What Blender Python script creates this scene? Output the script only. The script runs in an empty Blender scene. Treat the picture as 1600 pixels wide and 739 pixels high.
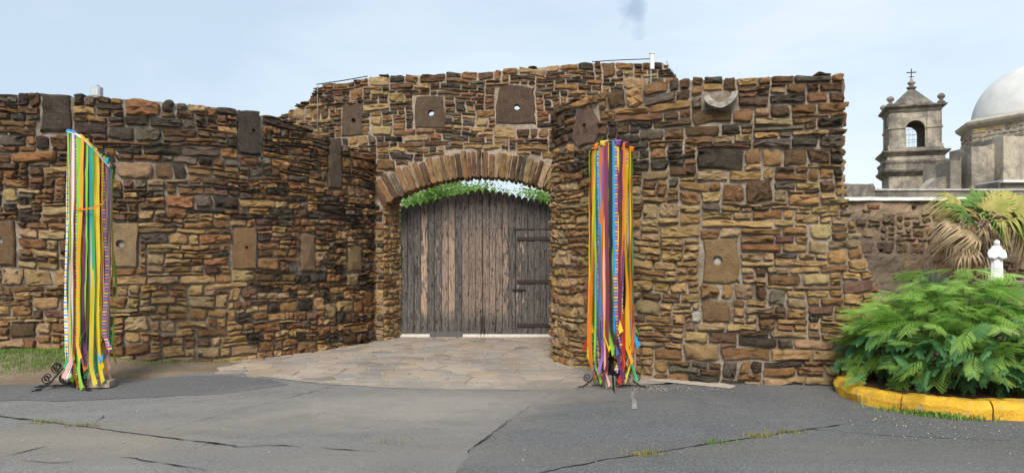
import bpy, bmesh, math, random
from mathutils import Vector, Matrix, noise
R = math.radians
rng = random.Random(7)
scene = bpy.context.scene
C = scene.collection

# ------------------------------------------------------------------ camera
F_PX, HZ, EYE = 1150.0, 400.0, 1.6          # focal length in photo pixels, horizon row, eye height
cd = bpy.data.cameras.new('camera'); cam = bpy.data.objects.new('camera', cd); C.objects.link(cam)
cam.location = (0, 0, EYE); cam.rotation_euler = (R(90), 0, 0)
cd.sensor_width = 36.0; cd.lens = 36.0 * F_PX / 1600.0
cd.shift_y = (HZ - 369.5) / 1600.0
cd.clip_start = 0.05; cd.clip_end = 3000
scene.camera = cam
# ------------------------------------------------------------------ sky, sun, exposure
SUN_AZ, SUN_EL = R(188), R(42)               # azimuth clockwise from +y (the viewing direction)
w = bpy.data.worlds.new('World'); scene.world = w; w.use_nodes = True
nt = w.node_tree; nt.nodes.clear()
def wn(t, **k):
    n = nt.nodes.new(t)
    for a, b in k.items(): setattr(n, a, b)
    return n
out = wn('ShaderNodeOutputWorld'); bg = wn('ShaderNodeBackground'); bg.inputs[1].default_value = 0.1
sky = wn('ShaderNodeTexSky'); sky.sky_type = 'NISHITA'; sky.sun_disc = False
sky.sun_elevation = SUN_EL; sky.sun_rotation = SUN_AZ; sky.dust_density = 2.0
tc = wn('ShaderNodeTexCoord')
mp = wn('ShaderNodeMapping'); mp.inputs['Scale'].default_value = (1.0, 1.0, 3.2)
n1 = wn('ShaderNodeTexNoise'); n1.inputs['Scale'].default_value = 2.1; n1.inputs['Detail'].default_value = 7; n1.inputs['Roughness'].default_value = 0.55; n1.inputs['Distortion'].default_value = 0.4
nt.links.new(tc.outputs['Generated'], mp.inputs[0]); nt.links.new(mp.outputs[0], n1.inputs['Vector'])
# an overcast veil: whiter low down and to the right, thinner (bluer) high up and to the left
dot = wn('ShaderNodeVectorMath', operation='DOT_PRODUCT'); dot.inputs[1].default_value = (0.80, -0.10, -0.65)
nt.links.new(tc.outputs['Generated'], dot.inputs[0])
a1 = wn('ShaderNodeMath', operation='MULTIPLY_ADD'); a1.inputs[1].default_value = 0.62; a1.inputs[2].default_value = 0.10
nt.links.new(dot.outputs['Value'], a1.inputs[0])
a2 = wn('ShaderNodeMath', operation='MULTIPLY_ADD'); a2.inputs[1].default_value = 1.45
nt.links.new(n1.outputs['Fac'], a2.inputs[0]); nt.links.new(a1.outputs[0], a2.inputs[2])
cr = wn('ShaderNodeValToRGB')
cr.color_ramp.elements[0].position = 0.42; cr.color_ramp.elements[0].color = (2.45, 2.95, 3.42, 1)
cr.color_ramp.elements[1].position = 1.12; cr.color_ramp.elements[1].color = (3.45, 3.75, 3.95, 1)
e = cr.color_ramp.elements.new(0.78); e.color = (3.0, 3.45, 3.8, 1)
nt.links.new(a2.outputs[0], cr.inputs[0])
# small grey scud
sc = wn('ShaderNodeVectorMath', operation='SUBTRACT'); dv = Vector((190, F_PX, 382)).normalized(); sc.inputs[1].default_value = dv
nt.links.new(tc.outputs['Generated'], sc.inputs[0])
n2 = wn('ShaderNodeTexNoise'); n2.inputs['Scale'].default_value = 38; n2.inputs['Detail'].default_value = 4
nt.links.new(tc.outputs['Generated'], n2.inputs['Vector'])
sc2 = wn('ShaderNodeVectorMath', operation='MULTIPLY'); sc2.inputs[1].default_value = (40, 34, 26)
nt.links.new(sc.outputs[0], sc2.inputs[0])
ln = wn('ShaderNodeVectorMath', operation='LENGTH'); nt.links.new(sc2.outputs[0], ln.inputs[0])
m0 = wn('ShaderNodeMath', operation='MULTIPLY_ADD'); m0.inputs[1].default_value = 2.2; nt.links.new(n2.outputs['Fac'], m0.inputs[0]); nt.links.new(ln.outputs['Value'], m0.inputs[2])
mr = wn('ShaderNodeMapRange'); mr.inputs[1].default_value = 2.0; mr.inputs[2].default_value = 1.2; mr.inputs[3].default_value = 0; mr.inputs[4].default_value = 0.9
nt.links.new(m0.outputs[0], mr.inputs[0])
mx0 = wn('ShaderNodeMix', data_type='RGBA'); mx0.inputs['B'].default_value = (1.7, 2.15, 2.65, 1)
nt.links.new(mr.outputs[0], mx0.inputs['Factor']); nt.links.new(cr.outputs[0], mx0.inputs['A'])
mx = wn('ShaderNodeMix', data_type='RGBA'); mx.inputs['Factor'].default_value = 0.86
nt.links.new(sky.outputs[0], mx.inputs['A']); nt.links.new(mx0.outputs['Result'], mx.inputs['B'])
nt.links.new(mx.outputs['Result'], bg.inputs[0]); nt.links.new(bg.outputs[0], out.inputs[0])
sd = bpy.data.lights.new('sun', 'SUN'); sd.energy = 1.5; sd.angle = R(22); sd.color = (1, 0.95, 0.87)
so = bpy.data.objects.new('sun', sd); C.objects.link(so)
sdir = Vector((math.sin(SUN_AZ) * math.cos(SUN_EL), math.cos(SUN_AZ) * math.cos(SUN_EL), math.sin(SUN_EL)))
so.rotation_euler = sdir.to_track_quat('Z', 'Y').to_euler(); so.location = (10, -10, 20)
vs = scene.view_settings; vs.view_transform = 'Standard'; vs.look = 'None'; vs.gamma = 1; vs.exposure = 1.33

# ------------------------------------------------------------------ helpers
def px(x, y, d):
    return Vector(((x - 800) * d / F_PX, d, EYE + (HZ - y) * d / F_PX))
def gpx(x, y):
    d = EYE * F_PX / (y - HZ); return ((x - 800) * d / F_PX, d)

class NT:
    def __init__(s, name):
        s.m = bpy.data.materials.new(name); s.m.use_nodes = True; s.t = s.m.node_tree
        s.b = s.t.nodes['Principled BSDF']
    def n(s, t, ins=None, **k):
        q = s.t.nodes.new(t)
        for a, b in k.items(): setattr(q, a, b)
        for a, b in (ins or {}).items():
            if hasattr(b, 'links') or isinstance(b, bpy.types.NodeSocket): s.t.links.new(b, q.inputs[a])
            else: q.inputs[a].default_value = b
        return q
    def link(s, a, b): s.t.links.new(a, b)
    def pos(s, scale=(1, 1, 1)):
        g = s.n('ShaderNodeNewGeometry')
        return s.n('ShaderNodeMapping', {0: g.outputs['Position'], 'Scale': scale}).outputs[0]
    def noise(s, vec, scale, detail=4, rough=0.55, dist=0.0):
        return s.n('ShaderNodeTexNoise', {'Vector': vec, 'Scale': scale, 'Detail': detail, 'Roughness': rough, 'Distortion': dist}).outputs['Fac']
    def ramp(s, fac, stops, mode='LINEAR'):
        r = s.n('ShaderNodeValToRGB', {0: fac}); r.color_ramp.interpolation = mode
        el = r.color_ramp.elements
        while len(el) < len(stops): el.new(0.5)
        for e, (p, c) in zip(el, stops):
            e.position = p; e.color = (c, c, c, 1) if not isinstance(c, tuple) else (*c[:3], 1)
        return r.outputs[0]
    def mix(s, f, a, b, mode='MIX'):
        q = s.n('ShaderNodeMix', data_type='RGBA', blend_type=mode)
        for sock, v in (('Factor', f), ('A', a), ('B', b)):
            if isinstance(v, bpy.types.NodeSocket): s.link(v, q.inputs[sock])
            elif sock == 'Factor': q.inputs[sock].default_value = v
            else: q.inputs[sock].default_value = (*v[:3], 1)
        return q.outputs['Result']
    def math(s, op, a, b=0.0, clamp=False):
        q = s.n('ShaderNodeMath', {0: a, 1: b}, operation=op, use_clamp=clamp); return q.outputs[0]
    def done(s, col=None, rough=0.9, bump=None, bstr=0.5, bdist=0.01, spec=0.3, **k):
        if col is not None:
            if isinstance(col, bpy.types.NodeSocket): s.link(col, s.b.inputs['Base Color'])
            else: s.b.inputs['Base Color'].default_value = (*col[:3], 1)
        if isinstance(rough, bpy.types.NodeSocket): s.link(rough, s.b.inputs['Roughness'])
        else: s.b.inputs['Roughness'].default_value = rough
        s.b.inputs['Specular IOR Level'].default_value = spec
        if bump is not None:
            bn = s.n('ShaderNodeBump', {'Strength': bstr, 'Distance': bdist, 'Height': bump})
            s.link(bn.outputs[0], s.b.inputs['Normal'])
        for a, v in k.items(): s.b.inputs[a.replace('_', ' ')].default_value = v
        return s.m

def mat_stone(name='rubble_stone'):
    m = NT(name); p = m.pos(); ph = m.pos((1, 1, 2.6))
    at = m.n('ShaderNodeAttribute', attribute_name='tint').outputs['Color']
    big = m.noise(p, 7, 5, 0.6); fine = m.noise(ph, 30, 7, 0.75); grit = m.noise(p, 140, 3, 0.6)
    c = m.mix(m.ramp(big, [(0.3, 0.0), (0.7, 1.0)]), m.mix(1.0, at, (0.80, 0.74, 0.70), 'MULTIPLY'), m.mix(1.0, at, (1.25, 1.22, 1.14), 'MULTIPLY'))
    c = m.mix(m.ramp(fine, [(0.34, 0.8), (0.46, 0.0)]), c, m.mix(1.0, c, (0.34, 0.29, 0.26), 'MULTIPLY'))
    c = m.mix(m.ramp(fine, [(0.54, 0.0), (0.68, 0.6)]), c, m.mix(0.6, c, (0.60, 0.47, 0.31)))
    c = m.mix(m.ramp(grit, [(0.3, 0.35), (0.45, 0.0)]), c, (0.03, 0.025, 0.02))
    lich = m.noise(p, 2.3, 6, 0.72)
    c = m.mix(m.ramp(lich, [(0.58, 0.0), (0.66, 0.55)]), c, m.mix(1.0, c, (0.36, 0.36, 0.37), 'MULTIPLY'))
    pale = m.noise(p, 3.1, 5, 0.75)      # smears of old mortar and pale lichen
    c = m.mix(m.ramp(pale, [(0.66, 0.0), (0.72, 0.5)]), c, (0.52, 0.46, 0.38))
    h = m.math('ADD', m.math('MULTIPLY', big, 0.5), m.math('ADD', m.math('MULTIPLY', fine, 1.0), m.math('MULTIPLY', grit, 0.3)))
    return m.done(c, 0.95, h, 1.0, 0.055, spec=0.15)
def mat_mortar(name, col, dark):
    m = NT(name); p = m.pos()
    a = m.noise(p, 3, 6, 0.65); b = m.noise(p, 60, 4, 0.7); c0 = m.noise(p, 14, 4)
    c = m.mix(m.ramp(a, [(0.35, 0.0), (0.62, 1.0)]), dark, col)
    c = m.mix(m.ramp(b, [(0.3, 0.6), (0.55, 0.0)]), c, m.mix(1.0, c, (0.5, 0.47, 0.43), 'MULTIPLY'))
    return m.done(c, 0.95, m.math('ADD', m.math('MULTIPLY', c0, 1.5), b), 0.9, 0.03, spec=0.15)
M = {}
M['stone'] = mat_stone()
M['mortar_grey'] = mat_mortar('mortar_grey', (0.46, 0.39, 0.31), (0.22, 0.17, 0.125))
M['mortar_dark'] = mat_mortar('mortar_weathered', (0.42, 0.355, 0.285), (0.15, 0.12, 0.095))
M['mortar_pale'] = mat_mortar('mortar_pale', (0.53, 0.43, 0.335), (0.29, 0.22, 0.165))
def simple(name, col, rough=0.8, var=0.25, scale=20, bd=0.005, metal=0.0, spec=0.3):
    m = NT(name); p = m.pos(); a = m.noise(p, scale, 5, 0.65)
    lo = tuple(x * (1 - var) for x in col); hi = tuple(min(1, x * (1 + var)) for x in col)
    mm = m.done(m.mix(m.ramp(a, [(0.3, 0.0), (0.7, 1.0)]), lo, hi), rough, a, 0.6, bd, spec=spec)
    m.b.inputs['Metallic'].default_value = metal
    return mm

def link(name, me, mat, parent=None, loc=None, smooth=True):
    o = bpy.data.objects.new(name, me); C.objects.link(o)
    if mat is not None and len(me.materials) == 0: me.materials.append(mat)
    if smooth and len(me.polygons) and not me.get('sm'):
        me.polygons.foreach_set('use_smooth', [True] * len(me.polygons)); me['sm'] = 1
    if loc is not None: o.location = loc
    if parent is not None: o.parent = parent
    return o
def mesh(name, vs_, fs): 
    me = bpy.data.meshes.new(name); me.from_pydata([tuple(v) for v in vs_], [], fs); me.update(); return me
def tag(o, label, cat, group=None, kind=None):
    if label: o['label'] = label
    if cat: o['category'] = cat
    if group: o['group'] = group
    if kind: o['kind'] = kind
    elif cat: o['kind'] = 'thing'
    return o
def empty(name, loc=(0, 0, 0), rz=0):
    o = bpy.data.objects.new(name, None); C.objects.link(o); o.location = loc; o.rotation_euler = (0, 0, rz); o.empty_display_size = 0.1
    return o
class MB:
    def __init__(s): s.v = []; s.f = []; s.c = []
    def add(s, vs_, fs, col=None):
        b = len(s.v); s.v += [tuple(v) for v in vs_]; s.f += [tuple(i + b for i in f) for f in fs]
        if col is not None: s.c += [col] * len(vs_)
        return s
    def box(s, x0, x1, y0, y1, z0, z1, M_=None, col=None):
        v = [Vector((x, y, z)) for z in (z0, z1) for y in (y0, y1) for x in (x0, x1)]
        if M_ is not None: v = [M_ @ q for q in v]
        return s.add(v, [(0, 2, 3, 1), (4, 5, 7, 6), (0, 1, 5, 4), (2, 6, 7, 3), (0, 4, 6, 2), (1, 3, 7, 5)], col)
    def tube(s, pts, r, n=7, cap=True):
        pts = [Vector(p) for p in pts]; rings = []; up = Vector((0.13, 0.31, 0.94)).normalized()
        for i, p in enumerate(pts):
            t = (pts[min(i + 1, len(pts) - 1)] - pts[max(i - 1, 0)]).normalized()
            a = t.cross(up)
            if a.length < 1e-3: a = t.cross(Vector((1, 0, 0)))
            a.normalize(); b = a.cross(t).normalized(); up = b
            rr = r[i] if isinstance(r, (list, tuple)) else r
            rings.append([p + a * (rr * math.cos(2 * math.pi * k / n)) + b * (rr * math.sin(2 * math.pi * k / n)) for k in range(n)])
        v = [q for g in rings for q in g]; f = []
        for i in range(len(pts) - 1):
            for k in range(n):
                k2 = (k + 1) % n; f.append((i * n + k, i * n + k2, (i + 1) * n + k2, (i + 1) * n + k))
        if cap: f.append(tuple(range(n))[::-1]); f.append(tuple((len(pts) - 1) * n + k for k in range(n)))
        return s.add(v, f)
    def lathe(s, prof, c=(0, 0, 0), n=16, sx=1, sy=1):
        v = []; f = []
        for (r, z) in prof: v += [(c[0] + r * sx * math.cos(2 * math.pi * k / n), c[1] + r * sy * math.sin(2 * math.pi * k / n), c[2] + z) for k in range(n)]
        for i in range(len(prof) - 1):
            for k in range(n):
                k2 = (k + 1) % n; f.append((i * n + k, i * n + k2, (i + 1) * n + k2, (i + 1) * n + k))
        f.append(tuple(range(n))[::-1]); f.append(tuple((len(prof) - 1) * n + k for k in range(n)))
        return s.add(v, f)
    def build(s, name, mat, parent=None, smooth=False, loc=None, bevel=0):
        me = mesh(name, s.v, s.f)
        if s.c:
            at = me.attributes.new('tint', 'FLOAT_COLOR', 'POINT'); at.data.foreach_set('color', [x for c in s.c for x in (*c[:3], 1)])
        if bevel:
            bm = bmesh.new(); bm.from_mesh(me); bmesh.ops.bevel(bm, geom=bm.edges[:], offset=bevel, segments=1, affect='EDGES'); bm.to_mesh(me); bm.free()
        return link(name, me, mat, parent, loc, smooth)
def n3(x, y, z=0.0): return noise.noise(Vector((x, y, z)))
def lerp_tab(tab, x):
    if x <= tab[0][0]: return tab[0][1]
    for (a, b), (c, d) in zip(tab, tab[1:]):
        if x <= c: return b + (d - b) * (x - a) / (c - a)
    return tab[-1][1]

# ------------------------------------------------------------------ rubble masonry
class Plan:
    """a vertical wall face over a plan curve, running left to right as seen from outside"""
    def __init__(s, pts, smooth=True):
        P = [Vector((*p, 0)) for p in pts]; q = []
        if smooth:
            for i in range(len(P) - 1):
                p0, p1, p2, p3 = P[max(i - 1, 0)], P[i], P[i + 1], P[min(i + 2, len(P) - 1)]
                for k in range(12):
                    t = k / 12
                    q.append(0.5 * ((2 * p1) + (p2 - p0) * t + (2 * p0 - 5 * p1 + 4 * p2 - p3) * t * t + (3 * p1 - p0 - 3 * p2 + p3) * t ** 3))
            q.append(P[-1])
        else: q = P
        s.q = q; s.s = [0.0]
        for a, b in zip(q, q[1:]): s.s.append(s.s[-1] + (b - a).length)
        s.L = s.s[-1]
    def at(s, u):
        import bisect
        i = max(0, min(len(s.s) - 2, bisect.bisect_right(s.s, u) - 1))
        t = (u - s.s[i]) / max(1e-9, s.s[i + 1] - s.s[i])
        a, b = s.q[i], s.q[i + 1]; tn = (b - a).normalized()
        return a + (b - a) * t, Vector((tn.y, -tn.x, 0))
    def p3(s, u, z, dep=0.0):
        p, n = s.at(u); r = p + n * dep; r.z = z; return r
    def s_at_px(s, x):
        best = None
        for k in range(800):
            u = s.L * k / 799; p, n = s.at(u)
            if p.y > 0 and n.dot(p) < 0.3:
                e = abs(p.x / p.y - (x - 800) / F_PX)
                if best is None or e < best[0] - 1e-4: best = (e, u, p.y)
        return best[1], best[2]
    def sz(s, x, y):
        u, d = s.s_at_px(x); return u, EYE + (HZ - y) * d / F_PX
    def to_px(s, u, z):
        p, n = s.at(u); return 800 + p.x / p.y * F_PX, HZ - (z - EYE) / p.y * F_PX, p.y

def stone_verts(mapf, cu, cv, hu, hv, rnd, prot, back, N=16, power=None, rough=0.11, flat=1.0, tilt=None, taper=0.0, warp=True, hole=None):
    """rings of one rough stone in face coordinates, mapped to 3D by mapf(u, v, depth)"""
    power = power or 6; tilt = rnd.gauss(0, 0.03) if tilt is None else tilt
    ta, tb = rnd.gauss(0, 0.10), rnd.gauss(0.03, 0.12); seed = rnd.uniform(0, 500)
    ct, st = math.cos(tilt), math.sin(tilt); ring = []
    mn = min(hu, hv)
    cc = [mn * rnd.uniform(0.12, 0.62) for _ in range(4)] if power < 20 else [mn * .1] * 4
    if power < 4: cc = [mn * rnd.uniform(0.5, 0.8) for _ in range(4)]
    kl, ks = ((N - 8) * 3 // 8, (N - 8) // 8) if hu >= hv else ((N - 8) // 8, (N - 8) * 3 // 8)
    cor = [(hu, -hv), (hu, hv), (-hu, hv), (-hu, -hv)]; pts = []
    for q in range(4):               # walk the four sides counter-clockwise, starting up the right-hand one
        (ax, ay), (bx, by) = cor[q], cor[(q + 1) % 4]; L = math.hypot(bx - ax, by - ay); dx, dy = (bx - ax) / L, (by - ay) / L
        c0, c1 = cc[q] * rnd.uniform(.5, 1.1), cc[(q + 1) % 4] * rnd.uniform(.5, 1.1); m_ = ks if q % 2 == 0 else kl
        bow = rnd.uniform(-0.25, 0.55) * rough * mn * 3; sk0, sk1 = (rnd.uniform(-0.1, 2.2) * rough * mn for _ in range(2))
        for k in range(m_ + 2):
            t = k / (m_ + 1); dd = c0 + (L - c0 - c1) * t
            off = -(sk0 * (1 - t) + sk1 * t) + bow * (4 * t * (1 - t) - .4) + rough * mn * 1.3 * n3(seed + q * 9, dd * 11, 0.5)
            pts.append((ax + dx * dd + dy * off, ay + dy * dd - dx * off))
    for (u, v) in pts:
        u *= 1 - taper * (v / hv)
        ring.append((u * ct - v * st, u * st + v * ct))
    N = len(ring)
    def w(u, v):
        if not warp: return cu + u, cv + v
        a, b = cu + u, cv + v
        return (a + 0.045 * n3(a * 1.9, b * 2.3, 3.1) + 0.014 * n3(a * 7, b * 8, 9.2), b + 0.05 * n3(a * 1.6, b * 2.2, 17.7) + 0.014 * n3(a * 7, b * 8, 29.1))
    lev = [(1.0, -back), (1.0, prot * 0.3), (0.9, prot * 0.85), (0.55, prot)]
    vs_ = []
    for (f, dp) in lev:
        for (u, v) in ring:
            if f == 1.0 or hole is None:
                uu, vv = (u * f, v * f)
                if f < 1 and hole is None:   # inset by an even margin rather than by scale
                    k = 1 - 0.17 * (mn / max(1e-6, math.hypot(u, v))) if f > 0.8 else f
                    uu, vv = u * k, v * k
            else:
                uu, vv = (u * 0.93, v * 0.93) if f > 0.8 else (hole[0] + (hole[2]) * (u / math.hypot(u, v)), hole[1] + hole[2] * (v / math.hypot(u, v)))
            dd = dp
            if dp > 0 and f < 1: dd = dp + flat * (prot * (1.3 * n3(seed + uu * 14, vv * 21, 3.3)) + ta * uu * 0.6 + tb * vv * 0.6)
            a, b = w(uu, vv); vs_.append(mapf(a, b, dd))
    fs = []
    for i in range(len(lev) - 1):
        for k in range(N):
            k2 = (k + 1) % N; fs.append((i * N + k, i * N + k2, (i + 1) * N + k2, (i + 1) * N + k))
    if hole is None:
        a, b = w(0, 0); vs_.append(mapf(a, b, prot * (1 + 0.4 * rnd.uniform(-1, 1)))); c = len(vs_) - 1; i = len(lev) - 1
        for k in range(N): fs.append((i * N + k, i * N + (k + 1) % N, c))
    else:
        # hole tube going back
        for k in range(N):
            u, v = ring[k]; q = math.hypot(u, v); a, b = w(hole[0] + hole[2] * u / q, hole[1] + hole[2] * v / q)
            vs_.append(mapf(a, b, hole[3]))
        i = len(lev) - 1
        for k in range(N): k2 = (k + 1) % N; fs.append((i * N + k, i * N + k2, (i + 1) * N + k2, (i + 1) * N + k))
        if not hole[4]: fs.append(tuple((i + 1) * N + k for k in range(N)))
    return vs_, fs

def stone_obj(vs_, fs, col, parent, name='stone', mat=None):
    c = Vector((0, 0, 0))
    for v in vs_: c += v
    c /= len(vs_)
    me = mesh(name, [v - c for v in vs_], fs)
    at = me.attributes.new('tint', 'FLOAT_COLOR', 'POINT'); at.data.foreach_set('color', [*col, 1.0] * len(vs_))
    nn_ = 16 if len(vs_) < 70 else 24; me.polygons.foreach_set('use_smooth', [k >= 2 * nn_ and name != 'slab' and sum(col) * 977 % 1 < .55 for k in range(len(fs))])
    o = link(name, me, mat or M['stone'], parent, c, smooth=False)
    return o

def pack(s0, s1, z0, z1, free, rects, rnd, wr, hr, du=0.05, dv=0.03, match=0.55):
    nu, nv = int((s1 - s0) / du), int((z1 - z0) / dv)
    g = [[free(s0 + (i + .5) * du, z0 + (j + .5) * dv) for i in range(nu)] for j in range(nv)]
    for (a, b, c, d) in rects:
        for j in range(max(0, int((c - z0) / dv)), min(nv, int(math.ceil((d - z0) / dv)))):
            for i in range(max(0, int((a - s0) / du)), min(nu, int(math.ceil((b - s0) / du)))): g[j][i] = False
    res = []; tops = {}; own = [[-1] * nu for _ in range(nv)]
    for j in range(nv):
        i = 0
        while i < nu:
            if not g[j][i]: i += 1; continue
            run = 0
            while i + run < nu and g[j][i + run] and run < 24: run += 1
            wm, hm = wr(s0 + i * du, z0 + j * dv), hr(s0 + i * du, z0 + j * dv)
            wc = max(2, int(round(rnd.lognormvariate(math.log(wm), 0.38) / du)))
            wc = min(wc, run)
            if run - wc < 3: wc = run if run <= max(4, int(0.62 / du)) else run // 2
            if j:
                def clash(w_):
                    c_ = i + w_
                    return c_ < nu and any(0 < q_ < nu and own[j - 1][q_ - 1] != own[j - 1][q_] for q_ in (c_, c_ - 1, c_ + 1))
                for dw in (0, 2, -2, 3, -3, 4, 1, -1):
                    w_ = wc + dw
                    if 2 < w_ <= run and (run - w_ == 0 or run - w_ > 2) and not clash(w_): wc = w_; break
            hh = rnd.lognormvariate(math.log(hm), 0.36) * (0.75 + 0.25 * min(1.6, wc * du / wm))
            hc = max(3 if rnd.random() < .8 else 2, int(round(hh / dv)))
            if (i - 1, j) in tops and rnd.random() < match: hc = max(2, tops[(i - 1, j)] - j)
            hc = min(hc, nv - j, int(0.32 / dv), max(2, int(1.15 * wc * du / dv)))
            if nv - j - hc < 3: hc = nv - j
            k = 1
            while k < hc and all(g[j + k][i + q] for q in range(wc)): k += 1
            hc = k
            while rnd.random() < 2 and j + hc < nv and all(g[j + hc][i + q] for q in range(wc)):   # no sliver left under the coping
                rem = 0
                while j + hc + rem < nv and g[j + hc + rem][i + wc // 2]: rem += 1
                if rem > 3: break
                hc += 1
            for a in range(hc):
                for q in range(wc): g[j + a][i + q] = False; own[j + a][i + q] = len(res) + j * 1000
                tops[(i + wc - 1, j + a)] = j + hc
            if hc >= 2 and wc >= 2 or hc * wc >= 4:
                res.append((s0 + (i + wc / 2) * du, z0 + (j + hc / 2) * dv, wc * du / 2, hc * dv / 2))
            i += wc
    return res

def core_mesh(plan, s0, s1, zb, zt, solid, front, back, nu, nv, s1f=None):
    mb = MB(); idx = {}
    def V(i, j, f):
        k = (i, j, f)
        if k not in idx:
            u = s0 + (s1 - s0) * i / nu; b, t = zb(u), zt(u); z = b + (t - b) * j / nv
            if s1f: u = s0 + (s1f(z) - s0) * i / nu
            d = (front + 0.012 * n3(u * 6, z * 6, 5.5)) if f else back
            mb.v.append(tuple(plan.p3(u, z, d))); idx[k] = len(mb.v) - 1
        return idx[k]
    def S(i, j):
        if i < 0 or j < 0 or i >= nu or j >= nv: return False
        u = s0 + (s1 - s0) * (i + .5) / nu; b, t = zb(u), zt(u)
        return solid(u, b + (t - b) * (j + .5) / nv)
    G = [[S(i, j) for j in range(nv)] for i in range(nu)]
    g = lambda i, j: 0 <= i < nu and 0 <= j < nv and G[i][j]
    for i in range(nu):
        for j in range(nv):
            if not G[i][j]: continue
            mb.f.append((V(i, j, 1), V(i + 1, j, 1), V(i + 1, j + 1, 1), V(i, j + 1, 1)))
            mb.f.append((V(i, j, 0), V(i, j + 1, 0), V(i + 1, j + 1, 0), V(i + 1, j, 0)))
            if not g(i - 1, j): mb.f.append((V(i, j, 0), V(i, j, 1), V(i, j + 1, 1), V(i, j + 1, 0)))
            if not g(i + 1, j): mb.f.append((V(i + 1, j, 1), V(i + 1, j, 0), V(i + 1, j + 1, 0), V(i + 1, j + 1, 1)))
            if not g(i, j - 1): mb.f.append((V(i, j, 0), V(i + 1, j, 0), V(i + 1, j, 1), V(i, j, 1)))
            if not g(i, j + 1): mb.f.append((V(i, j + 1, 1), V(i + 1, j + 1, 1), V(i + 1, j + 1, 0), V(i, j + 1, 0)))
    return mb

PAL = {'ochre': (0.47, 0.295, 0.13), 'gold': (0.56, 0.38, 0.185), 'tan': (0.52, 0.375, 0.215), 'brown': (0.33, 0.19, 0.095), 'umber': (0.18, 0.112, 0.067),
       'dark': (0.090, 0.072, 0.058), 'grey': (0.19, 0.155, 0.122), 'rust': (0.34, 0.18, 0.085), 'rose': (0.27, 0.16, 0.12), 'cream': (0.56, 0.43, 0.20), 'pl1': (0.33, 0.24, 0.16), 'pl2': (0.22, 0.165, 0.12), 'drum': (0.40, 0.345, 0.265), 'drum2': (0.32, 0.285, 0.235)}
def pick(rnd, wts):
    k = list(wts); c = PAL[rnd.choices(k, [wts[q] for q in k])[0]]; f = rnd.uniform(0.78, 1.2)
    return tuple(min(0.7, x * f * rnd.uniform(0.94, 1.06)) for x in c)
def blend(a, b, t):
    t = max(0, min(1, t)); return {k: a.get(k, 0) * (1 - t) + b.get(k, 0) * t for k in sorted(set(a) | set(b))}
LIGHT = dict(ochre=5, gold=6, tan=5, brown=2.6, rust=1.0, rose=.6, umber=.8, grey=0.3)
MIDDLE = dict(ochre=3, tan=1.5, gold=1, brown=4.5, umber=2.6, rust=1.6, grey=.7, dark=0.6, rose=0.6)
DARK = dict(dark=4, umber=4, grey=2.4, brown=2.4, rust=0.7)

def build_stones(parent, plan, cells, weights, rnd, gap, prot, visible, limit=300, mat=None):
    items = []
    for (u, v, hu, hv) in cells:
        col = pick(rnd, weights(u, v))
        vs_, fs = stone_verts(plan.p3, u, v, max(0.02, hu - gap), max(0.016, hv - gap), rnd, prot * rnd.uniform(0.6, 1.35), 0.18)
        x, y, d = plan.to_px(u, v)
        area = hu * hv / d ** 2 * (1 if visible(x, y, u, v) else 0)
        items.append((area, vs_, fs, col))
    items.sort(key=lambda t: -t[0]); rest = MB(); flags = []
    for k, (a, vs_, fs, col) in enumerate(items):
        if k < limit and a > 0: stone_obj(vs_, fs, col, parent)
        else: rest.add(vs_, fs, col); flags += [k_ >= 32 and k % 2 == 0 for k_ in range(len(fs))]
    if rest.v:
        o = rest.build('small_stones', M['stone'], parent, smooth=False); o.data.polygons.foreach_set('use_smooth', flags); o['kind'] = 'stuff'
    return len(items)

plugm = simple('loophole_plug', (0.42, 0.40, 0.36), 0.8, 0.3, 40)
def slab(parent, plan, x0, x1, y0, y1, col, rnd, hole=None, prot=0.05, taper=0.0, label=None, power=25, tilt=0.0, through=False):
    xc = (x0 + x1) / 2; u0, d = plan.s_at_px(x0); u1, _ = plan.s_at_px(x1); uc, z0 = plan.sz(xc, y1); _, z1 = plan.sz(xc, y0)
    cu, cv, hu, hv = (u0 + u1) / 2, (z0 + z1) / 2, (u1 - u0) / 2, (z1 - z0) / 2
    hl = None
    if hole:
        hu_, hz_ = plan.sz(hole[0], hole[1]); hl = (hu_ - cu, hz_ - cv, hole[2], -0.03 if not through else -0.16, through)
    vs_, fs = stone_verts(plan.p3, cu, cv, hu, hv, rnd, prot, 0.1, N=24, power=power, rough=0.08, flat=0.12, tilt=tilt, taper=taper, warp=False, hole=hl)
    o = stone_obj(vs_, fs, col, parent, 'slab')
    if label: o['label'] = label
    if hole and not through:
        mb = MB(); N = 12; c = plan.p3(hl[0] + cu, hl[1] + cv, -0.005)
        ring = [plan.p3(hl[0] + cu + hl[2] * math.cos(6.283 * k / N) * .98, hl[1] + cv + hl[2] * math.sin(6.283 * k / N) * .98, -0.02) for k in range(N)]
        mb.add([p - c for p in ring] + [c - c], [(k, (k + 1) % N, N) for k in range(N)]); mb.build('plug', plugm, parent, loc=c)
    return (cu - hu + .01, cu + hu - .01, cv - hv + .005, cv + hv - .005), (None if not hole else (hl[0] + cu, hl[1] + cv))

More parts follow.
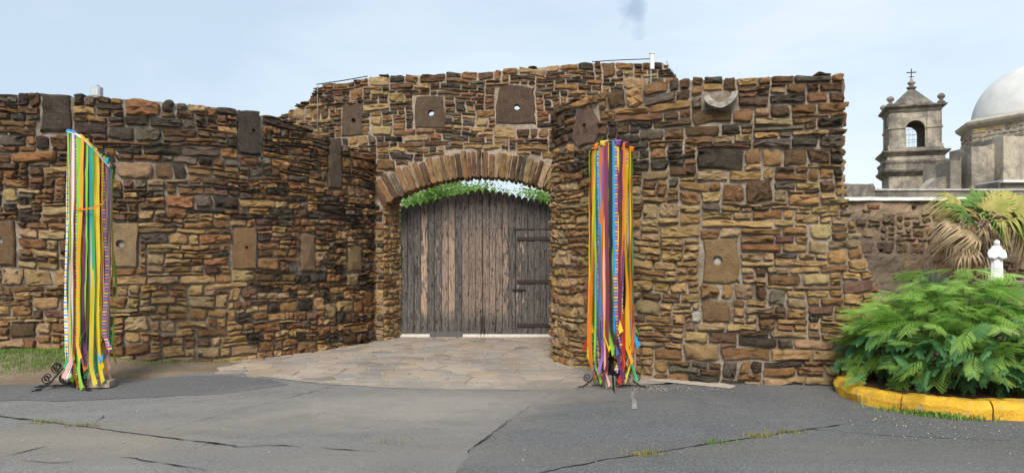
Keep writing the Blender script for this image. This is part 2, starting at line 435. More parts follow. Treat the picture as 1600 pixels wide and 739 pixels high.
# ---- flanking wall on the grass side
rw = random.Random(11)
Lp = Plan([(-11.5, 10.35), (-9.5, 10.32), (-7.0, 10.35), (-5.7, 10.5), (-4.8, 10.8), (-4.1, 11.25), (-3.55, 11.9), (-3.1, 12.6), (-2.75, 13.3), (-2.60, 13.9)])
def ztL(u):
    p, _ = Lp.at(u); return lerp_tab([(-8, 3.92), (-5.7, 3.88), (-4.1, 3.84), (-3.65, 3.8), (-3.3, 3.66), (-2.6, 3.46)], p.x) + 0.018 * n3(u * 1.7, 2.2)
wallL = empty('rubble_wall', Lp.p3(Lp.L * .5, 0)); 
wallL_inv = wallL.matrix_basis.inverted()
tag(wallL, 'curving rubble stone wall rising behind the grass and the tilted ribbon hoop', 'wall')
def childfix(parent):   # children are built in world coordinates
    inv = Matrix.Translation(-Vector(parent.location)); 
    for ch in parent.children: ch.matrix_parent_inverse = inv
SL = PAL
rectsL = []
for a in [(62, 112, 147, 207, (0.10, 0.082, 0.066), None, 0.02), (371, 407, 172, 243, (0.085, 0.075, 0.066), (394, 205, 0.03), 0.03), (512, 532, 216, 296, (0.15, 0.115, 0.085), None, 0.0),
          (173, 217, 347, 419, (0.40, 0.29, 0.17), (190, 381, 0.058), -0.05), (-16, 24, 345, 418, (0.24, 0.155, 0.09), (1, 376, 0.055), 0.06), (363, 401, 355, 421, (0.30, 0.19, 0.10), (383, 387, 0.03), 0.05),
          (468, 491, 365, 425, (0.26, 0.18, 0.12), None, 0.0), (542, 564, 383, 426, (0.30, 0.22, 0.12), None, 0.0)]:
    r_, _ = slab(wallL, Lp, *a[:5], rw, a[5], taper=a[6]); rectsL.append(r_)
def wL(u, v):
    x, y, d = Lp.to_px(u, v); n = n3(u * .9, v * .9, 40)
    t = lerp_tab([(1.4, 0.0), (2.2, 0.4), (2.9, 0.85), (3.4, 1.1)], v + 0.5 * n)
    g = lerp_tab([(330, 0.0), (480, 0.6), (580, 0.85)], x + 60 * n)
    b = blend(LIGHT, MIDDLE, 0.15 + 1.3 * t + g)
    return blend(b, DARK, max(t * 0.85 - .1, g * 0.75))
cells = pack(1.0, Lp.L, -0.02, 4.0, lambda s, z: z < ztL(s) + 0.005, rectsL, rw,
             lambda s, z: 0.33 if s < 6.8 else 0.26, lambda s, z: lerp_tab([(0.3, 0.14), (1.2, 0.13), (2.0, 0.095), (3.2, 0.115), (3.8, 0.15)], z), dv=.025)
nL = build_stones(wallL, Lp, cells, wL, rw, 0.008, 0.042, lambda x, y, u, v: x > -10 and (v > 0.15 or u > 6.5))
core_mesh(Lp, 0, Lp.L, lambda u: -0.15, lambda u: ztL(u) - 0.035, lambda u, z: True, -0.018, -0.6, 90, 26).build('mortar', M['mortar_dark'], wallL, smooth=False)
childfix(wallL)

# ---- flanking wall on the planter side
Rp = Plan([(1.40, 13.9), (1.02, 12.8), (0.72, 11.8), (0.66, 11.2), (0.88, 10.6), (1.25, 10.1), (1.75, 9.68), (2.4, 9.36), (3.2, 9.18), (4.0, 9.12), (4.9, 9.1)])
sR, _ = Rp.s_at_px(1320)
XR = Rp.at(sR)[0].x
def smaxR(z): return sR + lerp_tab([(0, 0.50), (1.36, 0.33), (2.4, 0.0), (5, 0.0)], z)
def ztR(u):
    p, _ = Rp.at(u); return lerp_tab([(0, 3.84), (6, 3.86)], u) + 0.025 * n3(u * 1.5, 7.2)
wallR = empty('rubble_wall', Rp.p3(Rp.L * .6, 0)); tag(wallR, 'golden brown rubble stone wall with pale mortar, ending beside the yellow kerb', 'wall')
rectsR = []
for a in [(898, 935, 166, 228, (0.19, 0.125, 0.10), (916, 198, 0.045), 0.28, 2.6), (1097, 1156, 372, 443, (0.33, 0.22, 0.115), (1121, 407, 0.062), 0.04, 25),
          (1266, 1300, 350, 374, (0.60, 0.48, 0.24), None, 0.0, 2.6), (1080, 1096, 487, 504, (0.62, 0.58, 0.52), None, 0.0, 3), (1096, 1140, 470, 505, (0.26, 0.17, 0.09), None, 0, 6)]:
    r_, _ = slab(wallR, Rp, *a[:5], rw, a[5], taper=a[6], power=a[7], prot=0.04); rectsR.append(r_)
uC, zC = Rp.sz(1126, 158); rectsR.append((uC - .17, uC + .17, zC - .1, zC + .12))
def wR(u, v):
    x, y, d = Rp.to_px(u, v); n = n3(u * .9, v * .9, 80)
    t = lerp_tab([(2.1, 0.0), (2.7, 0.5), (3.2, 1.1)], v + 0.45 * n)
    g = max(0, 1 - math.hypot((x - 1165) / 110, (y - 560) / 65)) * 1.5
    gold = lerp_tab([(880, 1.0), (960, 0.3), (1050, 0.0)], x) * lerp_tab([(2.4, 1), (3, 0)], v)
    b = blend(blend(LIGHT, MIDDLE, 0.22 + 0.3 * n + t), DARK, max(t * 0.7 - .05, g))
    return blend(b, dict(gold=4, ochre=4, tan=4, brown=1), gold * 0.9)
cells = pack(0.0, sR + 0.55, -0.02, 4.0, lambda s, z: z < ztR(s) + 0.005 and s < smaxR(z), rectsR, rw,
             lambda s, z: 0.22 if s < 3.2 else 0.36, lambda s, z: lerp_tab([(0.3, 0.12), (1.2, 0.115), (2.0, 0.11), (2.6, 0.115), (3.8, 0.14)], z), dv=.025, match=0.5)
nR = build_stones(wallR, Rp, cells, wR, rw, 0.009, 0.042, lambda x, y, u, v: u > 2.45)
core_mesh(Rp, 0, sR + 0.5, lambda u: -0.15, lambda u: ztR(u) - 0.03, lambda u, z: True, -0.014, -0.62, 110, 40, lambda z: smaxR(z) - 0.015 + .03 * n3(z * 5, 3)).build('mortar', M['mortar_grey'], wallR)
# stones on the end face of the wall, which turns back beside the planter
pe, ne = Rp.at(sR)
Ep = Plan([(pe.x + 0.02, pe.y + 0.03), (pe.x + 0.02, pe.y + 0.66)], smooth=False)
ce = pack(0, Ep.L, 0, 3.9, lambda s, z: 2.35 < z < 3.85, [], rw, lambda s, z: .3, lambda s, z: .15)
mbE = MB()
for (u, v, hu, hv) in ce:
    vs_, fs = stone_verts(Ep.p3, u, v, max(.02, hu - .015), max(.02, hv - .015), rw, .03, .1); mbE.add(vs_, fs, pick(rw, MIDDLE))
o = mbE.build('end_stones', M['stone'], wallR, smooth=True); o['kind'] = 'stuff'
# half-round stone spout
sp = MB(); N = 14; pc, nn = Rp.at(uC); tt = Vector((-nn.y, nn.x, 0))
ring_o = [(-0.205 * math.cos(math.pi * k / N) , -0.17 * math.sin(math.pi * k / N)) for k in range(N + 1)]
ring_i = [(-0.135 * math.cos(math.pi * k / N), -0.10 * math.sin(math.pi * k / N)) for k in range(N + 1)]
prof = ring_o + ring_i[::-1]
for dep in (0.17, -0.25):
    for (a, b) in prof:
        j = 0.012 * n3(a * 9, b * 9, dep * 3)
        p = pc + tt * (a * (1 if dep > 0 else .9) + j) + nn * (dep + 0.03 * n3(a * 12, b * 7, 4)); sp.v.append((p.x, p.y, zC + 0.09 + b - (0.03 if dep > 0 else 0) + j + 0.12 * a))
K = len(prof)
for k in range(K): sp.f.append((k, K + k, K + (k + 1) % K, (k + 1) % K))
for k in range(N): sp.f.append((k, k + 1, K - 2 - k, K - 1 - k))
o = sp.build('water_spout', simple('spout_stone', (0.34, 0.30, 0.26), 0.9, 0.35, 16, 0.02), wallR, smooth=False); o['label'] = 'pale half-round stone water spout'
childfix(wallR)

# ---- gate wall
GY = 13.85
Gp = Plan([(-6.2, 15.45), (-4.7, 14.8), (-3.73, 14.3), (-2.77, 13.85), (4.2, 13.85)], smooth=False)
sG = Gp.s[3]                                        # corner
def gx(u): return Gp.at(u)[0].x
XC, HW, AR, ACZ = -0.578, 1.845, 3.37, -0.28         # arch: centre, half width, radius, centre height
TH = 0.50
def ztG(u):
    x = gx(u)
    return lerp_tab([(-6.2, 4.0), (-5.2, 4.22), (-4.7, 4.40), (-4.05, 4.62), (-3.78, 4.9), (-2.9, 4.94), (-2.77, 4.97), (-2.2, 5.0), (-0.5, 5.08), (0.6, 5.18), (1.2, 5.24), (2.86, 5.26), (3.3, 4.75), (3.9, 3.6), (4.2, 3.0)], x) + 0.022 * n3(u * 2.2, 12.2)
gate = empty('gate_wall', (XC, GY, 0)); tag(gate, 'tall rubble stone gate wall pierced by a wide segmental arch', 'wall')
rectsG = []; holesG = []
for a in [(648, 695, 149, 203, (0.16, 0.115, 0.082), (674, 177, 0.056), 0.06, 25), (775, 837, 133, 197, (0.135, 0.092, 0.07), (808, 168, 0.056), 0.10, 25), (534, 568, 163, 213, (0.15, 0.11, 0.08), (553, 189, 0.048), 0.0, 25)]:
    r_, h_ = slab(gate, Gp, *a[:5], rw, a[5], taper=a[6], power=a[7], prot=0.03, through=True); rectsG.append(r_); holesG.append(h_)
for (x0, x1, y0, y1) in [(580, 597, 182, 196), (582, 612, 197, 211)]:
    r_, _ = slab(gate, Gp, x0, x1, y0, y1, (0.52, 0.40, 0.20), rw, power=4); rectsG.append(r_)
def in_arch(x, z, rr): 
    if z < ACZ + math.sqrt(AR ** 2 - HW ** 2): return abs(x - XC) < HW - 0.0
    return math.hypot(x - XC, z - ACZ) < AR + rr and abs(x - XC) < HW + 0.34
SPZ = ACZ + math.sqrt(AR ** 2 - HW ** 2)
def ring_block(x, z):
    a = math.atan2(x - XC, z - ACZ); r = math.hypot(x - XC, z - ACZ)
    return abs(a) < math.asin(HW / AR) + 0.015 and AR - .2 < r < AR + TH - 0.02
def freeG(s, z):
    x = gx(s)
    if z > ztG(s) + .005: return False
    zq = math.floor(z / .1) * .1
    if ring_block(x, z) or ring_block(x, zq + .01): return False
    if abs(x - XC) < HW and math.hypot(x - XC, z - ACZ) < AR + .2: return False
    if abs(x - XC) < HW and z < SPZ: return False
    if x < -2.75 and z < 2.9: return False
    return True
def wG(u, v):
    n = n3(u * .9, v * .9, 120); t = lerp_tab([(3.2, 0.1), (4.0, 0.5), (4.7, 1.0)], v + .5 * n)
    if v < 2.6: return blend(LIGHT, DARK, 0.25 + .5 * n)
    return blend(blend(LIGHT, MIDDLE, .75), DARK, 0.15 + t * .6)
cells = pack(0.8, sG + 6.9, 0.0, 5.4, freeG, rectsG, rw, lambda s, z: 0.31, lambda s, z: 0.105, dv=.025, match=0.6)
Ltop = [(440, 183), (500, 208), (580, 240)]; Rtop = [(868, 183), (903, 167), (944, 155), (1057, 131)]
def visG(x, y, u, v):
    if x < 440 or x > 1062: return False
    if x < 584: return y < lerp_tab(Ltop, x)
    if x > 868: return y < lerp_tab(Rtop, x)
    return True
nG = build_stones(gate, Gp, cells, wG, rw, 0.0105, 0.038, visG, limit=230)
def solidG(u, z):
    x = gx(u)
    for (hu_, hz_) in holesG:
        if abs(u - hu_) < 0.17 and abs(z - hz_ - .04) < 0.2: return False
    if abs(x - XC) < HW + 0.08 and z < SPZ: return False
    if abs(x - XC) < HW + 0.08 and math.hypot(x - XC, z - ACZ) < AR + 0.2: return False
    return True
core_mesh(Gp, 0, Gp.L, lambda u: -0.15, lambda u: ztG(u) - 0.03, solidG, -0.006, -0.62, 150, 84).build('mortar', M['mortar_pale'], gate)
# arch ring bed and voussoirs
AA = math.asin(HW / AR)
def ringmap(y0): return lambda a, r, dep: Vector((XC + math.sin(a / AR) * r, y0 - dep, ACZ + math.cos(a / AR) * r))
mb = MB(); n = 40; v = []
for k in range(n + 1):
    a = -AA * 1.02 + 2.04 * AA * k / n
    for (r, y) in ((AR + .025, GY + .012), (AR + .5, GY + .012), (AR + .5, GY + .60), (AR + .025, GY + .60)): v.append((XC + math.sin(a) * r, y, ACZ + math.cos(a) * r))
f = []
for k in range(n):
    for q in range(4): f.append((k * 4 + q, k * 4 + (q + 1) % 4, k * 4 + 4 + (q + 1) % 4, k * 4 + 4 + q))
mb.add(v, [t[::-1] for t in f]); mb.build('arch_bed', M['mortar_dark'], gate)
a = -AA
rv = random.Random(5); ws = []
while a < AA: ws.append(rv.uniform(0.021, 0.040)); a += ws[-1]
kf = 2 * AA / sum(ws); a = -AA
for wd in ws:
    wd *= kf; th = TH * rv.uniform(0.88, 1.08)
    cu, hu = (a + wd / 2) * AR, wd / 2 * AR - 0.006
    vs_, fs = stone_verts(ringmap(GY), cu, AR + th / 2 - rv.uniform(0, .03), hu, th / 2, rv, 0.04 * rv.uniform(.6, 1.3), 0.57, power=6, warp=False, tilt=rv.gauss(0, .012))
    stone_obj(vs_, fs, pick(rv, dict(brown=4, tan=1.5, ochre=2, umber=3.5, grey=2, gold=.6)), gate, 'voussoir'); a += wd
# jamb reveals
jf, jb = XC - HW, -2.20
Jl = Plan([(jf, GY), (jb, GY + 0.58), (jb - .02, GY + 0.66)], smooth=False)
Jr = Plan([(2 * XC - jb + .02, GY + .66), (2 * XC - jb, GY + 0.58), (2 * XC - jf, GY)], smooth=False)
for J in (Jl, Jr):
    cj = pack(0, J.L, -0.02, SPZ + .25, lambda s, z: True, [], rw, lambda s, z: 0.26, lambda s, z: 0.115, match=.5)
    build_stones(gate, J, cj, lambda u, v: dict(gold=5, ochre=4, tan=3, brown=2, rust=1), rw, 0.012, 0.03, lambda x, y, u, v: J is Jl, limit=40)
    core_mesh(J, 0, J.L, lambda u: -0.1, lambda u: SPZ + .25, lambda u, z: True, -0.004, -0.2, 8, 16).build('jamb_mortar', M['mortar_grey'], gate)
childfix(gate)
print('stones', nL, nR, nG, len(ws))

# ------------------------------------------------------------------ ground, road, paving
def sheet(name, poly, z, mat, jit=0.0, step=0.15, parent=None):
    """flat polygon sheet with a slightly uneven outline"""
    q = []
    for (a, b) in zip(poly, poly[1:] + poly[:1]):
        L = math.hypot(b[0] - a[0], b[1] - a[1]); k = max(1, int(L / step)) if jit else 1
        for i in range(k):
            t = i / k; x, y = a[0] + (b[0] - a[0]) * t, a[1] + (b[1] - a[1]) * t
            q.append((x + jit * n3(x * 2.3, y * 2.3, 1) + jit * .4 * n3(x * 9, y * 9, 2), y + jit * n3(x * 2.3, y * 2.3, 5) + jit * .4 * n3(x * 9, y * 9, 6), z))
    me = mesh(name, q, [tuple(range(len(q)))]); bm = bmesh.new(); bm.from_mesh(me); bmesh.ops.triangulate(bm, faces=bm.faces[:])
    for f_ in bm.faces:
        if f_.normal.z < 0: f_.normal_flip()
    bm.to_mesh(me); bm.free()
    o = link(name, me, mat, parent, smooth=False)
    if parent is None: o['kind'] = 'structure'
    return o

def mat_asphalt(name, base, dust_amt, light):
    m = NT(name); p = m.pos()
    agg = m.n('ShaderNodeTexVoronoi', {'Vector': p, 'Scale': 95.0}); ac = agg.outputs['Color']; ad = agg.outputs['Distance']
    val = m.n('ShaderNodeSeparateColor', {0: ac}).outputs[0]
    g = m.noise(p, 220, 3, 0.7); big = m.noise(p, 0.55, 6, 0.6, 0.6); mid = m.noise(m.pos((0.35, 1.6, 1)), 2.2, 5, 0.65)
    lo = tuple(x * 0.62 for x in base); hi = tuple(x * 1.35 for x in base)
    c = m.mix(val, lo, hi)
    c = m.mix(m.ramp(val, [(0.86, 0.0), (0.95, 0.4)]), c, (0.36, 0.35, 0.33))
    c = m.mix(m.ramp(g, [(0.35, 0.5), (0.55, 0.0)]), c, tuple(x * 0.4 for x in base))
    d = m.math('MULTIPLY', m.ramp(big, [(0.38, 0.0), (0.68, 1.0)]), m.ramp(mid, [(0.3, 0.35), (0.65, 1.0)]))
    c = m.mix(m.math('MULTIPLY', d, dust_amt), c, light)
    return m.done(c, 0.9, m.math('ADD', m.math('MULTIPLY', ad, 2.0), g), 0.8, 0.006, spec=0.25)
M['road'] = mat_asphalt('asphalt_worn', (0.23, 0.227, 0.222), 0.65, (0.335, 0.315, 0.285))
M['road_dark'] = mat_asphalt('asphalt_newer', (0.155, 0.155, 0.157), 0.45, (0.26, 0.25, 0.235))
M['road_pale'] = mat_asphalt('asphalt_dusty', (0.20, 0.195, 0.185), 0.6, (0.31, 0.285, 0.25))
m = NT('earth'); p = m.pos(); a = m.noise(p, 1.2, 6, .65); b = m.noise(p, 45, 4, .7)
M['earth'] = m.done(m.mix(m.ramp(b, [(.35, .6), (.6, 0.)]), m.mix(m.ramp(a, [(.35, 0.), (.65, 1.)]), (0.20, 0.145, 0.095), (0.33, 0.265, 0.19)), (0.10, 0.075, 0.05)), 0.95, b, 0.9, 0.02, spec=.1)
m = NT('field'); p = m.pos(); a = m.noise(p, .3, 5, .6); b = m.noise(p, 25, 4, .7)
M['field'] = m.done(m.mix(a, m.mix(b, (0.05, 0.07, 0.02), (0.13, 0.14, 0.05)), (0.22, 0.17, 0.11)), 0.95, b, 0.8, 0.03, spec=.1)
sheet('ground', [(-900, -900), (900, -900), (900, 1200), (-900, 1200)], -0.02, M['field'])
sheet('road', [(-45, -30), (45, -30), (45, 8.9), (4.5, 9.35), (1.0, 9.15), (-2.0, 9.6), (-3.0, 10.3), (-4.0, 10.45), (-4.6, 9.75), (-6.2, 9.2), (-9, 9.08), (-45, 8.9)], 0.0, M['road'], 0.06)
# newer, darker asphalt: a strip along the grass and the whole planter side
sheet('asphalt_patch', [(-30, 9.02), (-9, 9.0), (-6.2, 9.12), (-4.7, 9.6), (-4.0, 9.9), (-3.2, 9.6), (-2.75, 9.15), (-3.3, 8.55), (-4.6, 8.2), (-6.0, 8.1), (-9, 7.9), (-30, 7.9)], 0.004, M['road_dark'], 0.10, .12)
edge = [gpx(866, 611), gpx(838, 628), gpx(800, 655), gpx(772, 675), gpx(752, 690), gpx(730, 708)]
sheet('asphalt_patch', edge + [(-0.42, 5.3), (0.05, 4.2), (0.4, 2.0), (0.4, -12), (30, -12), (30, 8.8), (4.6, 9.2), (2.6, 9.35), (1.3, 9.0), (0.8, 8.78)], 0.004, M['road_dark'], 0.035, .1)
# films of dust and worn pale grit, thinning out at their edges
def dust_film(name, cx, cy, rx, ry, z, col, amt, seed):
    m = NT(name + '_grit'); p = m.pos(); a = m.noise(p, 1.7, 6, .65, .5); b = m.noise(p, 120, 3, .7); t = m.n('ShaderNodeAttribute', attribute_name='tint').outputs['Fac']
    m.done(m.mix(b, tuple(x * .7 for x in col), tuple(x * 1.2 for x in col)), .95, b, .7, .005, spec=.1)
    al = m.math('MULTIPLY', m.math('ADD', t, m.math('MULTIPLY', m.math('SUBTRACT', a, .5), 1.3), True), m.ramp(b, [(.3, .45 * amt), (.6, amt)]), True)
    m.link(m.math('MULTIPLY', al, m.ramp(t, [(.02, 0.), (.2, 1.)])), m.b.inputs['Alpha'])
    N = 40; mb = MB(); tint = []
    for j in range(N + 1):
        for i in range(N + 1):
            u, v = 2 * i / N - 1, 2 * j / N - 1; x, y = cx + rx * u, cy + ry * v; r_ = math.hypot(u, v); mb.v.append((x, y, z)); mb.c.append((max(0, min(1, 1.25 * (1 - r_ + .3 * n3(x * .8, y * .8, seed)))),) * 3)
            if abs(u) == 1 or abs(v) == 1: mb.c[-1] = (0, 0, 0)
    for j in range(N):
        for i in range(N): q = j * (N + 1) + i; mb.f.append((q, q + 1, q + N + 2, q + N + 1))
    o = mb.build(name, m.m); o['kind'] = 'stuff'; o['label'] = 'thin film of pale dust and grit on the pavement'; o['category'] = 'dust'; o['group'] = 'dust films on the pavement'
DUSTS = [(-1.35, 7.7, 2.7, 1.7, .0225, (0.40, 0.365, 0.32), .8, 1), (-4.2, 6.35, 2.2, .9, .0058, (0.38, 0.34, 0.28), .7, 2), (0.75, 8.6, 1.1, .75, .021, (0.30, 0.275, 0.24), .55, 3), (3.2, 6.0, 3.4, .55, .0062, (0.27, 0.25, 0.22), .35, 4), (-1.2, 5.9, 2.4, .6, .0066, (0.32, 0.30, 0.27), .5, 5), (-5.8, 5.6, 2.0, .8, .0068, (0.37, 0.33, 0.28), .6, 7), (-2.6, 6.9, 1.8, .5, .0072, (0.37, 0.345, 0.31), .6, 8)]
for q in DUSTS: dust_film('dust', *q)
# cracks and joints
crackm = simple('crack', (0.025, 0.024, 0.022), 0.95, 0.4, 30)
def crack(ptsp, w0, z=0.0085, jit=0.02):
    P = [Vector((*gpx(x, y), 0)) for x, y in ptsp]; q = []
    for a, b in zip(P, P[1:]):
        k = max(2, int((b - a).length / 0.06))
        for i in range(k): q.append(a.lerp(b, i / k))
    q.append(P[-1]); mb = MB(); sd_ = rng.uniform(0, 99)
    for i, c in enumerate(q):
        t = (q[min(i + 1, len(q) - 1)] - q[max(0, i - 1)]).normalized(); nrm = Vector((-t.y, t.x, 0))
        c = c + nrm * (jit * n3(sd_, i * .35) + jit * .6 * n3(sd_ + 5, i * 1.1)); ww = w0 * max(0.12, 0.6 + 1.1 * n3(sd_ + 9, i * .4)) * min(1, (i + 1) / 4, (len(q) - i) / 4)
        mb.v += [tuple(c + nrm * ww / 2 + Vector((0, 0, z))), tuple(c - nrm * ww / 2 + Vector((0, 0, z)))]
        if i: mb.f.append((2 * i - 2, 2 * i - 1, 2 * i + 1, 2 * i))
    o = mb.build('pavement_crack', crackm); o['kind'] = 'structure'
for pts_, w0 in [([(-40, 646), (60, 658), (130, 667), (210, 678), (290, 688), (370, 697)], .035), ([(148, 661), (160, 653), (163, 650)], .018), ([(255, 673), (450, 622), (535, 600)], .014),
                 ([(304, 702), (330, 692), (372, 699), (440, 696), (470, 699)], .026), ([(500, 700), (540, 704), (590, 706)], .022), ([(0, 716), (40, 706), (75, 697)], .022), ([(190, 715), (250, 723), (330, 737)], .022), ([(20, 719), (90, 724), (150, 718)], .012),
                 ([(866, 611), (838, 628), (800, 655), (772, 675), (752, 690), (730, 708)], .034), ([(835, 741), (950, 718), (1010, 710), (1120, 692), (1180, 684), (1230, 676), (1330, 662)], .03), ([(1230, 668), (1400, 682), (1600, 690)], .012), ([(470, 597), (520, 600), (540, 598)], .03)]:
    crack(pts_, w0)
sheet('paint_mark', [gpx(x, y) for x, y in [(986, 612), (991, 612), (996, 640), (987, 640)]], 0.0095, simple('old_paint', (0.27, 0.255, 0.235), .9, .6, 40), 0.03, .03)
sheet('concrete_footing', [gpx(1000, 594), gpx(1060, 600), gpx(1140, 608), gpx(1150, 604), (2.5, 9.5), (1.7, 9.9)], 0.012, simple('footing_concrete', (0.45, 0.38, 0.31), .9, .25, 12), 0.03, .08)
# flagstones
bed_poly = [(-4.75, 10.85), (-4.1, 10.3), (-3.3, 9.75), (-2.4, 9.2), (-1.2, 8.85), (0.3, 8.75), (1.0, 8.92), (1.9, 9.25), (2.3, 9.6), (1.4, 10.2), (1.0, 11.2), (1.3, 13.0), (1.5, 14.9), (-2.7, 14.9), (-2.6, 13.6), (-3.2, 12.7), (-3.8, 11.7)]
M['bed'] = mat_mortar('paving_mortar', (0.56, 0.49, 0.41), (0.42, 0.36, 0.29))
bed = sheet('flagstone_paving', bed_poly, 0.0065, M['bed'], 0.05)
def inside(x, y, poly):
    c = False
    for (ax, ay), (bx, by) in zip(poly, poly[1:] + poly[:1]):
        if (ay > y) != (by > y) and x < (bx - ax) * (y - ay) / (by - ay) + ax: c = not c
    return c
rf = random.Random(21); seeds = []
yy = 8.9; 
while yy < 14.9:
    xx = -5.2 + rf.uniform(0, .4)
    while xx < 2.4:
        seeds.append((xx + rf.uniform(-.15, .15), yy + rf.uniform(-.13, .13))); xx += rf.uniform(.30, .52)
    yy += rf.uniform(.28, .36)
mflag = NT('flagstone'); p = mflag.pos(); at = mflag.n('ShaderNodeAttribute', attribute_name='tint').outputs['Color']
nb = mflag.noise(p, 5, 6, .65); nf = mflag.noise(p, 70, 4, .7); dusty = mflag.noise(p, 1.3, 5, .6)
c = mflag.mix(mflag.ramp(nb, [(.3, .5), (.6, 0.)]), at, mflag.mix(1., at, (.55, .52, .5), 'MULTIPLY'))
c = mflag.mix(mflag.ramp(dusty, [(.40, 0.0), (.65, .6)]), c, (0.40, 0.345, 0.285))
M['flag'] = mflag.done(c, .85, mflag.math('ADD', nb, mflag.math('MULTIPLY', nf, .4)), .7, .012)
for i, (x, y) in enumerate(seeds):
    if not inside(x, y, bed_poly): continue
    if y < 9.15 or (y < 9.5 and rf.random() < .3): continue
    poly = [Vector((x - .8, y - .8)), Vector((x + .8, y - .8)), Vector((x + .8, y + .8)), Vector((x - .8, y + .8))]
    for j, (a, b) in enumerate(seeds):
        if i == j or abs(a - x) > 1.6 or abs(b - y) > 1.6: continue
        d = Vector((a - x, b - y)); L = d.length; d /= L; off = L / 2 - 0.017; new = []
        for k in range(len(poly)):
            P0, P1 = poly[k], poly[(k + 1) % len(poly)]; s0 = (P0 - Vector((x, y))).dot(d) - off; s1 = (P1 - Vector((x, y))).dot(d) - off
            if s0 <= 0: new.append(P0)
            if (s0 < 0) != (s1 < 0): new.append(P0.lerp(P1, s0 / (s0 - s1)))
        poly = new
        if len(poly) < 3: break
    if len(poly) < 3: continue
    ring = []
    for k in range(len(poly)):       # cut the corners and roughen
        P0, P1 = poly[k], poly[(k + 1) % len(poly)]
        for t in (.14, .5, .86):
            q = P0.lerp(P1, t); ring.append((q.x - x + .03 * n3(q.x * 5, q.y * 5, 7) , q.y - y + .03 * n3(q.x * 5, q.y * 5, 11)))
    n = len(ring); zt = 0.0055 + rf.uniform(0, .004)
    vs_ = [(a, b, -.004) for a, b in ring] + [(a, b, zt) for a, b in ring] + [(a * .96, b * .96, zt + .003) for a, b in ring]
    fs = [(r_ * n + k, r_ * n + (k + 1) % n, (r_ + 1) * n + (k + 1) % n, (r_ + 1) * n + k) for r_ in (0, 1) for k in range(n)] + [tuple(2 * n + k for k in range(n))]
    me = mesh('flagstone', vs_, fs); at = me.attributes.new('tint', 'FLOAT_COLOR', 'POINT')
    col = rf.choice([(0.35, 0.285, 0.225), (0.32, 0.265, 0.22), (0.40, 0.31, 0.215), (0.25, 0.215, 0.19), (0.36, 0.285, 0.235), (0.29, 0.27, 0.245)]); f_ = rf.uniform(.85, 1.15)
    at.data.foreach_set('color', [col[0] * f_, col[1] * f_, col[2] * f_, 1.] * len(vs_))
    link('flagstone', me, M['flag'], bed, (x, y, .0065), smooth=False)
# earth and grass bank at the foot of the wall
def bank_h(x, y):
    k = lerp_tab([(-6.4, 1.0), (-5.3, .3), (-4.2, 0.0)], x); t = max(0, min(1, (y - 9.15) / 1.0)); return 0.012 + k * 0.27 * t * t * (3 - 2 * t) + .012 * n3(x * 3, y * 3)
mb = MB(); NX, NY = 70, 16
for j in range(NY + 1):
    for i in range(NX + 1):
        x = -14 + 10.2 * i / NX; y0 = lerp_tab([(-14, 9.0), (-6.2, 9.08), (-5.2, 9.35), (-4.6, 9.75), (-3.8, 10.5)], x) + .06 * n3(x * 3, 0); y1 = lerp_tab([(-14, 10.6), (-6, 10.65), (-5, 10.95), (-3.8, 11.5)], x)
        y = y0 + (y1 - y0) * j / NY; mb.v.append((x, y, bank_h(x, y) if j else -0.01))
for j in range(NY):
    for i in range(NX): a = j * (NX + 1) + i; mb.f.append((a, a + 1, a + NX + 2, a + NX + 1))
o = mb.build('earth_verge', M['earth'], smooth=True); o['kind'] = 'structure'
def mat_leaf(name, lo, hi, trans=0.25, rough=0.55, scale=9, attr=False):
    m = NT(name); oi = m.n('ShaderNodeObjectInfo').outputs['Random']; a = m.noise(m.pos(), scale, 3, .6)
    f_ = m.math('ADD', m.math('MULTIPLY', a, .7), m.math('MULTIPLY', oi, .35)) if attr else a
    c = m.mix(m.ramp(f_, [(.3, 0.), (.7, 1.)]), lo, hi)
    mm = m.done(c, rough, spec=.2); 
    tr = m.n('ShaderNodeBsdfTranslucent', {'Color': c}); ms = m.n('ShaderNodeMixShader', {0: trans}); o_ = m.t.nodes['Material Output']
    m.link(m.b.outputs[0], ms.inputs[1]); m.link(tr.outputs[0], ms.inputs[2]); m.link(ms.outputs[0], o_.inputs[0])
    return mm
M['grass'] = mat_leaf('grass_blades', (0.095, 0.18, 0.03), (0.22, 0.34, 0.08), .25)
M['weed'] = mat_leaf('weed_blades', (0.16, 0.17, 0.05), (0.33, 0.29, 0.12), .2)
def blades(mb, x, y, z, h, rnd, w=.006):
    a = rnd.uniform(0, 6.283); l = rnd.uniform(.2, .9) * h; dx, dy = math.cos(a) * l, math.sin(a) * l; px_, py_ = -math.sin(a) * w, math.cos(a) * w
    mb.add([(x - px_, y - py_, z - .01), (x + px_, y + py_, z - .01), (x + dx * .4 + px_ * .7, y + dy * .4 + py_ * .7, z + h * .65), (x + dx * .4 - px_ * .7, y + dy * .4 - py_ * .7, z + h * .65), (x + dx, y + dy, z + h)], [(0, 1, 2, 3), (3, 2, 4)])
mb = MB(); rg = random.Random(3)
for k in range(34000):
    x = rg.uniform(-11, -4.0); y = rg.uniform(9.15, 10.55 if x < -5.6 else 11.0)
    if n3(x * 1.3, y * 1.3, 8) * .35 + lerp_tab([(9.2, -.6), (9.75, .12), (10.4, .35)], y - .12 * (x + 7 if x > -7 else 0) * .4) + lerp_tab([(-6.3, .22), (-5.5, -.42), (-4, -.55)], x) < rg.uniform(-.25, .25): continue
    wy = lerp_tab([(-14, 10.3), (-7, 10.33), (-5.7, 10.48), (-4.8, 10.78), (-4.1, 11.2)], x)
    if y > wy - .03: continue
    blades(mb, x, y, bank_h(x, y), rg.uniform(.015, .05), rg, .004)
o = mb.build('grass', M['grass']); tag(o, 'short green grass on the bank at the foot of the wall', 'grass', kind='stuff')
